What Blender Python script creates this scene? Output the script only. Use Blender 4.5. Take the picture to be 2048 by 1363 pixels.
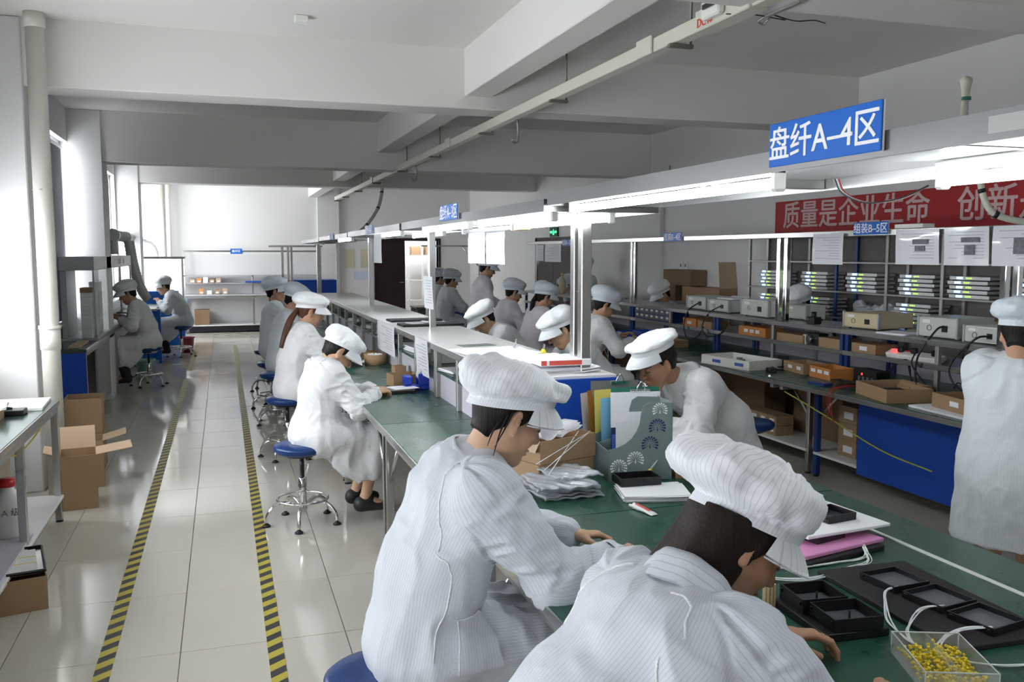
import bpy, bmesh, math, random
import numpy as np
from mathutils import Vector, Matrix, Euler

for _o in list(bpy.data.objects): bpy.data.objects.remove(_o, do_unlink=True)
SC = bpy.context.scene
COL = SC.collection
PI = math.pi
R_ = math.radians

# ------------------------------------------------------------------ camera
CAMH = 1.68
cam_d = bpy.data.cameras.new('camera'); cam = bpy.data.objects.new('camera', cam_d); COL.objects.link(cam)
cam_d.sensor_width = 36.0; cam_d.lens = 1775.0 / 2048.0 * 36.0
cam.location = (0, 0, CAMH)
cam.rotation_euler = (R_(90 - 5.6786), 0, R_(-17.9832))
cam_d.clip_start = 0.05; cam_d.clip_end = 200
SC.camera = cam
# ------------------------------------------------------------------ world + exposure
W = bpy.data.worlds.new('world'); SC.world = W; W.use_nodes = True
_bg = W.node_tree.nodes['Background']
_bg.inputs['Color'].default_value = (0.93, 0.96, 1.0, 1)
_bg.inputs['Strength'].default_value = 7.5
SC.view_settings.view_transform = 'Standard'
SC.view_settings.look = 'None'
SC.view_settings.gamma = 1.0
SC.view_settings.use_curve_mapping = False
SC.view_settings.exposure = 0.80
# low sun reaching in through the side windows
sun_d = bpy.data.lights.new('sun', 'SUN'); sun_d.energy = 0.3; sun_d.angle = R_(1.5); sun_d.color = (1.0, 0.95, 0.86)
sun = bpy.data.objects.new('sun', sun_d); COL.objects.link(sun)
sun.rotation_euler = Vector((0.12, 1.0, -0.42)).to_track_quat('-Z', 'Y').to_euler()
# portals in the window openings guide the daylight
def portal(loc, rot, sx, sy):
    d = bpy.data.lights.new('window_portal', 'AREA'); d.shape = 'RECTANGLE'; d.size = sx; d.size_y = sy
    d.cycles.is_portal = True
    o = bpy.data.objects.new('window_portal', d); COL.objects.link(o); o.location = loc; o.rotation_euler = rot
TUBE_E = 16.0

# ------------------------------------------------------------------ materials
_M = {}
def mat(name, col=(0.8, 0.8, 0.8), rough=0.5, metal=0.0, var=0.0, vscale=8.0, bump=0.0, bscale=40.0, spec=0.5,
        emit=0.0, ecol=None, trans=0.0, alpha=1.0, coat=0.0, stretch=None, rvar=0.0, ior=1.45, sheen=0.0, sss=0.0):
    if name in _M: return _M[name]
    m = bpy.data.materials.new(name); m.use_nodes = True; _M[name] = m
    nt = m.node_tree; n = nt.nodes; l = nt.links; b = n['Principled BSDF']
    c4 = (col[0], col[1], col[2], 1)
    b.inputs['Base Color'].default_value = c4
    b.inputs['Roughness'].default_value = rough; b.inputs['Metallic'].default_value = metal
    b.inputs['IOR'].default_value = ior; b.inputs['Specular IOR Level'].default_value = spec
    b.inputs['Transmission Weight'].default_value = trans; b.inputs['Alpha'].default_value = alpha
    b.inputs['Coat Weight'].default_value = coat
    if sheen: b.inputs['Sheen Weight'].default_value = sheen
    if sss:
        b.inputs['Subsurface Weight'].default_value = sss; b.inputs['Subsurface Radius'].default_value = (0.01, 0.004, 0.002)
    if emit:
        b.inputs['Emission Strength'].default_value = emit
        e = ecol or col; b.inputs['Emission Color'].default_value = (e[0], e[1], e[2], 1)
    if var or bump or rvar:
        tc = n.new('ShaderNodeTexCoord'); src = tc.outputs['Object']
        if stretch:
            mp = n.new('ShaderNodeMapping'); mp.inputs['Scale'].default_value = stretch
            l.new(src, mp.inputs['Vector']); src = mp.outputs['Vector']
        if var or rvar:
            ns = n.new('ShaderNodeTexNoise'); ns.inputs['Scale'].default_value = vscale; ns.inputs['Detail'].default_value = 4
            l.new(src, ns.inputs['Vector'])
        if var:
            mx = n.new('ShaderNodeMix'); mx.data_type = 'RGBA'
            mx.inputs[6].default_value = tuple(max(0, c * (1 - var)) for c in col) + (1,)
            mx.inputs[7].default_value = tuple(min(1, c * (1 + var)) for c in col) + (1,)
            l.new(ns.outputs['Fac'], mx.inputs[0]); l.new(mx.outputs[2], b.inputs['Base Color'])
        if rvar:
            mr = n.new('ShaderNodeMapRange'); mr.inputs[3].default_value = max(0.02, rough - rvar); mr.inputs[4].default_value = min(1, rough + rvar)
            mr.inputs[1].default_value = 0.3; mr.inputs[2].default_value = 0.7
            l.new(ns.outputs['Fac'], mr.inputs[0]); l.new(mr.outputs[0], b.inputs['Roughness'])
        if bump:
            nb = n.new('ShaderNodeTexNoise'); nb.inputs['Scale'].default_value = bscale; nb.inputs['Detail'].default_value = 3
            l.new(src, nb.inputs['Vector'])
            bp = n.new('ShaderNodeBump'); bp.inputs['Strength'].default_value = bump; bp.inputs['Distance'].default_value = 0.01
            l.new(nb.outputs['Fac'], bp.inputs['Height']); l.new(bp.outputs['Normal'], b.inputs['Normal'])
    return m

WALL = mat('painted_wall', (0.75, 0.745, 0.74), 0.6, var=0.03, vscale=1.3)
CEIL = mat('painted_ceiling', (0.76, 0.75, 0.72), 0.65, var=0.03, vscale=0.9)
TILE = mat('polished_tile', (0.55, 0.525, 0.46), 0.09, var=0.05, vscale=2.2, spec=0.6, rvar=0.03)
GROUT = mat('tile_grout', (0.33, 0.31, 0.28), 0.7)
STEEL = mat('stainless_steel', (0.58, 0.58, 0.57), 0.24, 1.0, rvar=0.04, vscale=3)
CHROME = mat('chrome', (0.78, 0.78, 0.78), 0.08, 1.0)
DULL = mat('dull_galvanised_steel', (0.42, 0.42, 0.40), 0.42, 0.8, var=0.1, vscale=5)
GREEN = mat('green_antistatic_mat', (0.018, 0.075, 0.050), 0.28, var=0.16, vscale=3, spec=0.5, rvar=0.04)
BLUEP = mat('blue_panel', (0.008, 0.065, 0.42), 0.35, var=0.08, vscale=3)
BLUEM = mat('blue_painted_metal', (0.015, 0.045, 0.20), 0.35)
BLUEV = mat('blue_vinyl', (0.008, 0.040, 0.175), 0.28, bump=0.12, bscale=90)
WLAM = mat('white_laminate', (0.80, 0.80, 0.79), 0.22, var=0.02)
LILAC = mat('pale_lilac_board', (0.55, 0.54, 0.60), 0.5)
PAPER = mat('white_paper', (0.86, 0.87, 0.90), 0.65, var=0.02)
PAPER2 = mat('offwhite_paper', (0.80, 0.80, 0.80), 0.6, var=0.03)
PVC = mat('plastic_sleeve', (0.82, 0.84, 0.88), 0.08, var=0.02, coat=0.6)
BLACK = mat('black_plastic', (0.012, 0.012, 0.014), 0.35)
BLACKF = mat('black_foam', (0.016, 0.016, 0.018), 0.75, bump=0.2, bscale=300)
DARKGL = mat('dark_tray_floor', (0.045, 0.05, 0.055), 0.18)
CARD = mat('cardboard', (0.36, 0.235, 0.13), 0.75, var=0.08, vscale=7, bump=0.08, bscale=30)
CARDD = mat('dark_cardboard', (0.24, 0.15, 0.085), 0.8, var=0.1, vscale=5)
CARDP = mat('pale_cardboard', (0.47, 0.34, 0.23), 0.75, var=0.06, vscale=6)
HOODS = mat('hood_steel', (0.27, 0.27, 0.27), 0.34, 1.0, rvar=0.05, vscale=2)
GREYP = mat('grey_instrument', (0.52, 0.55, 0.52), 0.4, var=0.03)
GREYD = mat('grey_dark_plastic', (0.16, 0.17, 0.17), 0.45)
GREYM = mat('grey_sheet_metal', (0.42, 0.43, 0.44), 0.38, var=0.04)
CREAM = mat('cream_instrument', (0.60, 0.52, 0.33), 0.45)
WHITEP = mat('white_plastic', (0.78, 0.78, 0.74), 0.35)
PIPE = mat('cream_pvc_pipe', (0.70, 0.69, 0.62), 0.3, var=0.03)
TRAYM = mat('cream_painted_trunking', (0.60, 0.60, 0.51), 0.4, var=0.05, vscale=4)
ANGLE = mat('olive_angle_iron', (0.22, 0.22, 0.18), 0.5, 0.5)
GLASS = mat('clear_glass', (0.92, 0.97, 0.95), 0.02, trans=1.0, ior=1.12)
ACRYL = mat('clear_acrylic', (0.93, 0.94, 0.92), 0.03, trans=0.92, ior=1.2)
BAG = mat('clear_bag', (0.82, 0.84, 0.86), 0.14, alpha=0.55, bump=0.6, bscale=60)
TUBEB = mat('added_store_tube', (1, 1, 1), 0.4, emit=160.0, ecol=(0.95, 0.98, 1.0))  # strong glow for the added lamp that brightens the store room
TUBEM = mat('lit_fluorescent_tube', (1, 1, 1), 0.4, emit=TUBE_E, ecol=(0.93, 0.98, 1.0))
REDB = mat('red_banner', (0.42, 0.018, 0.022), 0.6, var=0.05, vscale=2)
BANTX = mat('banner_lettering', (0.70, 0.50, 0.50), 0.6)
SIGNB = mat('sign_blue', (0.008, 0.13, 0.56), 0.35, spec=0.3)
SIGNW = mat('sign_white', (0.86, 0.88, 0.90), 0.35)
BROWN = mat('dark_brown_door', (0.022, 0.010, 0.012), 0.4, var=0.1)
EXITG = mat('exit_sign_green', (0.02, 0.5, 0.12), 0.4, emit=1.5, ecol=(0.05, 0.9, 0.25))
EXITD = mat('exit_sign_dark', (0.01, 0.08, 0.03), 0.3)
REDP = mat('red_plastic', (0.55, 0.03, 0.03), 0.35)
RED = mat('red_print', (0.72, 0.10, 0.08), 0.5)
PINK = mat('pink_foam', (0.72, 0.30, 0.55), 0.7)
WFOAM = mat('white_foam', (0.86, 0.87, 0.90), 0.7)
YEL = mat('yellow_plastic', (0.85, 0.65, 0.03), 0.5)
YELP = mat('yellow_paper', (0.85, 0.68, 0.16), 0.6)
LBLUE = mat('light_blue_paper', (0.25, 0.55, 0.82), 0.5)
ORANGE = mat('orange_carton', (0.55, 0.22, 0.06), 0.65)
BLIND = mat('grey_roller_blind', (0.35, 0.37, 0.40), 0.8)
WIREB = mat('black_cable', (0.012, 0.012, 0.014), 0.4)
WIREW = mat('white_fibre', (0.84, 0.86, 0.88), 0.35)
WIREY = mat('yellow_green_cable', (0.42, 0.46, 0.06), 0.45)
WIRER = mat('red_wire', (0.50, 0.03, 0.03), 0.4)
BRASS = mat('brass', (0.55, 0.42, 0.16), 0.3, 1.0)
WOOD = mat('pale_wood', (0.62, 0.48, 0.28), 0.6, var=0.2, vscale=10, stretch=(12, 12, 0.5))
SIGNR = mat('red_lettering', (0.65, 0.06, 0.03), 0.5)
LCD = mat('lit_blue_display', (0.2, 0.4, 0.9), 0.3, emit=1.6, ecol=(0.30, 0.48, 1.0))
LEDG = mat('green_indicator', (0.3, 0.7, 0.05), 0.3, emit=1.2, ecol=(0.45, 0.9, 0.05))
LEDR = mat('red_indicator', (0.8, 0.02, 0.02), 0.3, emit=3.0, ecol=(1, 0.03, 0.03))
ORGZ = mat('grey_metal_organiser', (0.20, 0.26, 0.26), 0.4)
BWRAP = mat('bubble_wrap', (0.62, 0.66, 0.72), 0.10, var=0.25, vscale=40, bump=1.0, bscale=110, alpha=0.6, coat=0.8)
BINGR = mat('mint_plastic', (0.35, 0.62, 0.52), 0.35)
BINRD = mat('maroon_plastic', (0.35, 0.06, 0.10), 0.35)
MACHB = mat('bright_blue_machine', (0.015, 0.17, 0.72), 0.3)
LITW = mat('lit_screen', (0.95, 0.95, 0.85), 0.4, emit=1.1, ecol=(1, 0.98, 0.88))
PLASTR = mat('light_diffuser', (0.85, 0.86, 0.88), 0.4)

# hazard tape: diagonal black/yellow print
def tape_mat():
    m = bpy.data.materials.new('hazard_tape'); m.use_nodes = True; nt = m.node_tree; n = nt.nodes; l = nt.links; b = n['Principled BSDF']
    tc = n.new('ShaderNodeTexCoord'); sp = n.new('ShaderNodeSeparateXYZ'); l.new(tc.outputs['Object'], sp.inputs[0])
    a = n.new('ShaderNodeMath'); a.operation = 'MULTIPLY_ADD'; a.inputs[1].default_value = -0.75; l.new(sp.outputs[0], a.inputs[0]); l.new(sp.outputs[1], a.inputs[2])
    f = n.new('ShaderNodeMath'); f.operation = 'MULTIPLY'; f.inputs[1].default_value = 1 / 0.115; l.new(a.outputs[0], f.inputs[0])
    fr = n.new('ShaderNodeMath'); fr.operation = 'FRACT'; l.new(f.outputs[0], fr.inputs[0])
    g = n.new('ShaderNodeMath'); g.operation = 'GREATER_THAN'; g.inputs[1].default_value = 0.5; l.new(fr.outputs[0], g.inputs[0])
    ns = n.new('ShaderNodeTexNoise'); ns.inputs['Scale'].default_value = 60; l.new(tc.outputs['Object'], ns.inputs['Vector'])
    mx = n.new('ShaderNodeMix'); mx.data_type = 'RGBA'; mx.inputs[6].default_value = (0.52, 0.44, 0.05, 1); mx.inputs[7].default_value = (0.035, 0.035, 0.037, 1)
    l.new(g.outputs[0], mx.inputs[0])
    m2 = n.new('ShaderNodeMix'); m2.data_type = 'RGBA'; m2.blend_type = 'MULTIPLY'; m2.inputs[0].default_value = 0.25
    l.new(mx.outputs[2], m2.inputs[6]); l.new(ns.outputs['Fac'], m2.inputs[7]); l.new(m2.outputs[2], b.inputs['Base Color'])
    b.inputs['Roughness'].default_value = 0.45
    return m
TAPE = tape_mat()

# coat fabric with fine pinstripes running along the stored "su" coordinate
def fabric_mat(name, col, stripe, pitch, dark, bump=0.25):
    m = bpy.data.materials.new(name); m.use_nodes = True; nt = m.node_tree; n = nt.nodes; l = nt.links; b = n['Principled BSDF']
    b.inputs['Roughness'].default_value = 0.62; b.inputs['Sheen Weight'].default_value = 0.15
    b.inputs['Specular IOR Level'].default_value = 0.3
    at = n.new('ShaderNodeAttribute'); at.attribute_name = 'su'
    d = n.new('ShaderNodeMath'); d.operation = 'MULTIPLY'; d.inputs[1].default_value = 1.0 / pitch; l.new(at.outputs['Fac'], d.inputs[0])
    f = n.new('ShaderNodeMath'); f.operation = 'FRACT'; l.new(d.outputs[0], f.inputs[0])
    g = n.new('ShaderNodeMath'); g.operation = 'LESS_THAN'; g.inputs[1].default_value = 0.15; l.new(f.outputs[0], g.inputs[0])
    g2 = n.new('ShaderNodeMath'); g2.operation = 'MULTIPLY'; g2.inputs[1].default_value = dark; l.new(g.outputs[0], g2.inputs[0])
    mx = n.new('ShaderNodeMix'); mx.data_type = 'RGBA'; mx.inputs[6].default_value = col + (1,); mx.inputs[7].default_value = stripe + (1,)
    l.new(g2.outputs[0], mx.inputs[0]); l.new(mx.outputs[2], b.inputs['Base Color'])
    tc = n.new('ShaderNodeTexCoord')
    nb = n.new('ShaderNodeTexNoise'); nb.inputs['Scale'].default_value = 9; nb.inputs['Detail'].default_value = 5; nb.inputs['Distortion'].default_value = 0.8
    l.new(tc.outputs['Object'], nb.inputs['Vector'])
    bp = n.new('ShaderNodeBump'); bp.inputs['Strength'].default_value = bump; bp.inputs['Distance'].default_value = 0.02
    l.new(nb.outputs['Fac'], bp.inputs['Height']); l.new(bp.outputs['Normal'], b.inputs['Normal'])
    return m
COATF = fabric_mat('pinstriped_antistatic_cloth', (0.62, 0.655, 0.71), (0.27, 0.30, 0.37), 0.0085, 0.45, 0.35)
COATW = fabric_mat('plain_white_cloth', (0.77, 0.78, 0.79), (0.62, 0.64, 0.70), 0.0095, 0.4, 0.6)
COATB = fabric_mat('bluish_white_cloth', (0.66, 0.71, 0.74), (0.52, 0.56, 0.62), 0.0095, 0.4, 0.5)
COATP = fabric_mat('pinkish_white_cloth', (0.72, 0.68, 0.73), (0.55, 0.53, 0.60), 0.0095, 0.4, 0.5)
CAPF = fabric_mat('striped_cap_cloth', (0.74, 0.76, 0.79), (0.45, 0.47, 0.53), 0.0075, 0.6, 0.4)
CAPW = fabric_mat('white_cap_cloth', (0.84, 0.86, 0.88), (0.7, 0.72, 0.76), 0.0095, 0.3, 0.5)
CAPB = fabric_mat('bluish_cap_cloth', (0.66, 0.72, 0.78), (0.55, 0.6, 0.68), 0.0095, 0.3, 0.5)
PIPING = mat('white_seam_stitching', (0.86, 0.87, 0.88), 0.7, bump=0.6, bscale=160)
HAIRM = mat('black_hair', (0.010, 0.008, 0.007), 0.5, spec=0.25, var=0.4, vscale=3, bump=0.5, bscale=9, stretch=(14, 14, 1.2))
HAIRB = mat('dark_brown_hair', (0.014, 0.008, 0.006), 0.48, spec=0.3, var=0.5, vscale=3, bump=0.25, bscale=9, stretch=(16, 16, 1.0))
HAIRR = mat('reddish_brown_hair', (0.085, 0.028, 0.014), 0.4, var=0.4, vscale=3, bump=0.5, bscale=9, stretch=(14, 14, 1.2))
TROUS = mat('dark_trousers', (0.03, 0.03, 0.035), 0.8)
SHOE = mat('dark_shoe', (0.02, 0.02, 0.022), 0.5)
def skin_mat(name, tint):
    m = bpy.data.materials.new(name); m.use_nodes = True; nt = m.node_tree; n = nt.nodes; l = nt.links; b = n['Principled BSDF']
    at = n.new('ShaderNodeAttribute'); at.attribute_name = 'tone'
    mx = n.new('ShaderNodeMix'); mx.data_type = 'RGBA'; mx.blend_type = 'MULTIPLY'; mx.inputs[0].default_value = 1.0
    mx.inputs[6].default_value = tint + (1,); l.new(at.outputs['Color'], mx.inputs[7]); l.new(mx.outputs[2], b.inputs['Base Color'])
    b.inputs['Roughness'].default_value = 0.48; b.inputs['Specular IOR Level'].default_value = 0.35
    b.inputs['Subsurface Weight'].default_value = 0.12; b.inputs['Subsurface Radius'].default_value = (0.012, 0.005, 0.003); b.inputs['Subsurface Scale'].default_value = 0.5
    return m
SKIN = skin_mat('skin', (0.52, 0.30, 0.19))
SKINF = skin_mat('pale_skin', (0.55, 0.34, 0.215))
SKIND = skin_mat('tan_skin', (0.44, 0.24, 0.145))

# ------------------------------------------------------------------ mesh helpers
class MB:
    def __init__(s): s.v = []; s.f = []; s.m = []; s.sm = []
    def _add(s, vs, fs, mi=0, smooth=False, M=None):
        o = len(s.v)
        if M is not None: vs = [tuple(M @ Vector(p)) for p in vs]
        s.v += [tuple(p) for p in vs]
        for f in fs: s.f.append([i + o for i in f]); s.m.append(mi); s.sm.append(smooth)
        return s
    def box(s, x0, x1, y0, y1, z0, z1, mi=0, M=None, c=0.0):
        if x1 < x0: x0, x1 = x1, x0
        if y1 < y0: y0, y1 = y1, y0
        if z1 < z0: z0, z1 = z1, z0
        c = min(c, (x1 - x0) * .45, (y1 - y0) * .45, (z1 - z0) * .45)
        if c <= 0:
            vs = [(x, y, z) for z in (z0, z1) for y in (y0, y1) for x in (x0, x1)]
            fs = [(0, 2, 3, 1), (4, 5, 7, 6), (0, 1, 5, 4), (2, 6, 7, 3), (0, 4, 6, 2), (1, 3, 7, 5)]
            return s._add(vs, fs, mi, False, M)
        X = (x0, x1); Y = (y0, y1); Z = (z0, z1); vs = []; ix = {}
        for i in (0, 1):
            for j in (0, 1):
                for k in (0, 1):
                    sx, sy, sz = 1 - 2 * i, 1 - 2 * j, 1 - 2 * k
                    ix[i, j, k, 0] = len(vs); vs.append((X[i], Y[j] + sy * c, Z[k] + sz * c))
                    ix[i, j, k, 1] = len(vs); vs.append((X[i] + sx * c, Y[j], Z[k] + sz * c))
                    ix[i, j, k, 2] = len(vs); vs.append((X[i] + sx * c, Y[j] + sy * c, Z[k]))
        fs = []
        for a, (p, q) in {0: (1, 2), 1: (0, 2), 2: (0, 1)}.items():
            for e in (0, 1):
                loop = []
                for (u, w) in ((0, 0), (1, 0), (1, 1), (0, 1)):
                    t = [0, 0, 0]; t[a] = e; t[p] = u; t[q] = w; loop.append(ix[t[0], t[1], t[2], a])
                fs.append(loop)
        for a, (p, q) in {0: (1, 2), 1: (0, 2), 2: (0, 1)}.items():
            for u in (0, 1):
                for w in (0, 1):
                    t0 = [0, 0, 0]; t1 = [0, 0, 0]; t0[p] = t1[p] = u; t0[q] = t1[q] = w; t1[a] = 1
                    fs.append([ix[tuple(t0) + (p,)], ix[tuple(t1) + (p,)], ix[tuple(t1) + (q,)], ix[tuple(t0) + (q,)]])
        for i in (0, 1):
            for j in (0, 1):
                for k in (0, 1): fs.append([ix[i, j, k, 0], ix[i, j, k, 1], ix[i, j, k, 2]])
        cx, cy, cz = (x0 + x1) / 2, (y0 + y1) / 2, (z0 + z1) / 2
        out = []
        for f in fs:
            a, b_, d = (Vector(vs[f[0]]), Vector(vs[f[1]]), Vector(vs[f[2]])); nn = (b_ - a).cross(d - a)
            ctr = sum((Vector(vs[i]) for i in f), Vector()) / len(f) - Vector((cx, cy, cz))
            out.append(f if nn.dot(ctr) > 0 else f[::-1])
        return s._add(vs, out, mi, False, M)
    def tube(s, pts, r, n=8, mi=0, caps=True, smooth=True, closed=False):
        P = [Vector(p) for p in pts]; N = len(P)
        rr = r if isinstance(r, (list, tuple)) else [r] * N
        T = []
        for i in range(N):
            if closed: t = P[(i + 1) % N] - P[i - 1]
            else: t = P[min(i + 1, N - 1)] - P[max(i - 1, 0)]
            T.append(t.normalized() if t.length > 1e-9 else Vector((0, 0, 1)))
        up = Vector((0, 0, 1)) if abs(T[0].z) < 0.9 else Vector((1, 0, 0))
        u = (up - T[0] * up.dot(T[0])).normalized(); vs = []
        for i in range(N):
            u = u - T[i] * u.dot(T[i]); u = u.normalized() if u.length > 1e-6 else T[i].orthogonal().normalized()
            w = T[i].cross(u)
            for k in range(n):
                a = 2 * PI * k / n; vs.append(P[i] + (u * math.cos(a) + w * math.sin(a)) * rr[i])
        fs = []
        L = N if closed else N - 1
        for i in range(L):
            for k in range(n):
                a = i * n + k; b_ = i * n + (k + 1) % n; c = ((i + 1) % N) * n + (k + 1) % n; d = ((i + 1) % N) * n + k
                fs.append((a, b_, c, d))
        s._add(vs, fs, mi, smooth)
        if caps and not closed:
            o = len(s.v) - len(vs)
            s.f.append([o + k for k in range(n)][::-1]); s.m.append(mi); s.sm.append(False)
            s.f.append([o + (N - 1) * n + k for k in range(n)]); s.m.append(mi); s.sm.append(False)
        return s
    def cyl(s, p0, p1, r0, r1=None, n=16, mi=0, caps=True): return s.tube([p0, p1], [r0, r0 if r1 is None else r1], n, mi, caps)
    def lathe(s, prof, n=24, mi=0, smooth=True, M=None, c=(0, 0, 0)):
        vs = []; fs = []
        for (r, z) in prof:
            for k in range(n): a = 2 * PI * k / n; vs.append((c[0] + r * math.cos(a), c[1] + r * math.sin(a), c[2] + z))
        for i in range(len(prof) - 1):
            for k in range(n): fs.append((i * n + k, i * n + (k + 1) % n, (i + 1) * n + (k + 1) % n, (i + 1) * n + k))
        return s._add(vs, fs, mi, smooth, M)
    def prism(s, poly, z0, z1, mi=0, M=None):
        n = len(poly); vs = [(p[0], p[1], z0) for p in poly] + [(p[0], p[1], z1) for p in poly]
        fs = [list(range(n))[::-1], list(range(n, 2 * n))] + [(i, (i + 1) % n, n + (i + 1) % n, n + i) for i in range(n)]
        return s._add(vs, fs, mi, False, M)
    def quad(s, a, b_, c, d, mi=0): return s._add([a, b_, c, d], [(0, 1, 2, 3)], mi)
    def sheet(s, fn, nu, nv, th=0.0, mi=0, smooth=True):
        """fn(u,v)->point, u,v in 0..1, with optional thickness along -normal(z)"""
        vs = [fn(i / nu, j / nv) for j in range(nv + 1) for i in range(nu + 1)]
        q = lambda i, j: j * (nu + 1) + i
        fs = [(q(i, j), q(i + 1, j), q(i + 1, j + 1), q(i, j + 1)) for j in range(nv) for i in range(nu)]
        if th:
            o = len(vs); vs2 = [(p[0], p[1], p[2] - th) for p in vs]
            fs2 = [tuple(k + o for k in f[::-1]) for f in fs]
            rim = [q(i, 0) for i in range(nu)] + [q(nu, j) for j in range(nv)] + [q(i, nv) for i in range(nu, 0, -1)] + [q(0, j) for j in range(nv, 0, -1)]
            fs3 = [(rim[k], rim[k] + o, rim[(k + 1) % len(rim)] + o, rim[(k + 1) % len(rim)]) for k in range(len(rim))]
            s._add(vs + vs2, fs + fs2 + fs3, mi, smooth)
        else: s._add(vs, fs, mi, smooth)
        return s
    def mesh(s, name, mats):
        me = bpy.data.meshes.new(name); me.from_pydata(s.v, [], s.f)
        for m in (mats if isinstance(mats, (list, tuple)) else [mats]): me.materials.append(m)
        me.polygons.foreach_set('material_index', s.m); me.polygons.foreach_set('use_smooth', s.sm)
        me.update(); return me
    def build(s, name, mats, parent=None, loc=(0, 0, 0), rotz=0.0, rot=None):
        return link(name, s.mesh(name, mats), parent, loc, rotz, rot)

def link(name, data, parent=None, loc=(0, 0, 0), rotz=0.0, rot=None):
    o = bpy.data.objects.new(name, data); COL.objects.link(o)
    o.location = loc; o.rotation_euler = rot if rot is not None else (0, 0, rotz)
    if parent is not None: o.parent = parent
    return o
def tag(o, label=None, cat=None, group=None, kind=None):
    if label: o['label'] = label
    if cat: o['category'] = cat
    if group: o['group'] = group
    if kind: o['kind'] = kind
    return o
def thing(name, label, cat, loc=(0, 0, 0), rotz=0.0, group=None, rot=None):
    o = link(name, None, None, loc, rotz, rot); o.empty_display_size = 0.1
    return tag(o, label, cat, group)
def struct(name, mb, mats, parent=None, loc=(0, 0, 0)):
    o = mb.build(name, mats, parent, loc)
    if parent is None: o['kind'] = 'structure'
    return o
def dup(root, loc=None, rotz=None, label=None, group=None):
    r = root.copy(); COL.objects.link(r)
    if loc is not None: r.location = loc
    if rotz is not None: r.rotation_euler = (0, 0, rotz)
    if label: r['label'] = label
    if group: r['group'] = group
    for ch in list(root.children):
        c = ch.copy(); COL.objects.link(c); c.parent = r
        for g in list(ch.children):
            d = g.copy(); COL.objects.link(d); d.parent = c
    return r
def text_mesh(txt, size, mats, thick=0.0, bold=0.0, align='CENTER', space=1.0):
    cu = bpy.data.curves.new('lettering', 'FONT'); cu.body = txt; cu.size = size; cu.align_x = align; cu.align_y = 'CENTER'
    cu.extrude = thick; cu.resolution_u = 3; cu.space_character = space
    ob = bpy.data.objects.new('lettering_tmp', cu); COL.objects.link(ob)
    me = bpy.data.meshes.new_from_object(ob)
    bpy.data.objects.remove(ob); bpy.data.curves.remove(cu)
    if bold:   # thicken the strokes by laying shifted copies together
        V_ = [tuple(v.co) for v in me.vertices]; F_ = [tuple(p.vertices) for p in me.polygons]; n = len(V_)
        S_ = [(-bold, 0), (bold, 0), (0, bold * .6), (0, -bold * .6)]
        me = bpy.data.meshes.new('lettering'); me.from_pydata([(x + dx, y + dy, z + k * .00012) for k, (dx, dy) in enumerate(S_) for x, y, z in V_], [], [tuple(i + k * n for i in f) for k in range(4) for f in F_]); me.update()
    me.materials.clear(); me.materials.append(mats)
    return me
def bez(pts, n=24):
    """Catmull-Rom through points"""
    P = [Vector(p) for p in pts]; P = [P[0] * 2 - P[1]] + P + [P[-1] * 2 - P[-2]]; out = []
    segs = len(P) - 3
    for i in range(segs):
        p0, p1, p2, p3 = P[i:i + 4]; k = max(2, n // segs)
        for j in range(k):
            t = j / k
            out.append(0.5 * ((2 * p1) + (-p0 + p2) * t + (2 * p0 - 5 * p1 + 4 * p2 - p3) * t * t + (-p0 + 3 * p1 - 3 * p2 + p3) * t ** 3))
    out.append(P[-2]); return out
def RM(loc=(0, 0, 0), rz=0.0, rx=0.0, ry=0.0):
    return Matrix.Translation(loc) @ Euler((rx, ry, rz)).to_matrix().to_4x4()
rnd = random.Random(7)
# ================================================================== SETTING
XL, XR, YF, YB, ZC = -1.60, 5.55, 20.30, -3.5, 3.26
COLX = -1.25
BEAMS = [(-1.2, -0.85, 2.805), (2.98, 3.33, 2.695), (6.88, 7.23, 2.805), (11.02, 11.37, 2.695), (15.60, 15.95, 2.805)]
# floor
fl = struct('floor', MB().box(XL - .3, XR + .3, YB - .3, YF + 3.2, -0.12, -0.009), GROUT)
T = 0.69
_tm = MB().box(-T / 2 + .0016, T / 2 - .0016, -T / 2 + .0016, T / 2 - .0016, -0.010, 0, c=0.0012).mesh('tile', TILE)
y0 = 3.86 - 3 * T
rowsY = [y0 + T / 2 + k * T for k in range(27)]
colsX = [XL + T / 2 + k * T for k in range(11)]
trn = random.Random(3)
for y in rowsY:
    if y > YF: continue
    for x in colsX:
        t = link('tile', _tm, fl, (x, y, 0)); t.rotation_euler = (trn.gauss(0, .0006), trn.gauss(0, .0006), 0)
mb = MB(); yy = y0 - T / 2
while yy > YB - T:
    for x in colsX: mb.box(x - T / 2 + .0016, x + T / 2 - .0016, yy - T / 2 + .0016, yy + T / 2 - .0016, -0.010, 0)
    yy -= T
for x in colsX: 
    for k in (0, 1, 2, 3): mb.box(x - T / 2 + .0016, x + T / 2 - .0016, YF + k * T, YF + (k + 1) * T - .003, -0.010, 0)
o = mb.build('rear_floor_tiles', TILE, fl); o['kind'] = 'stuff'

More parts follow.
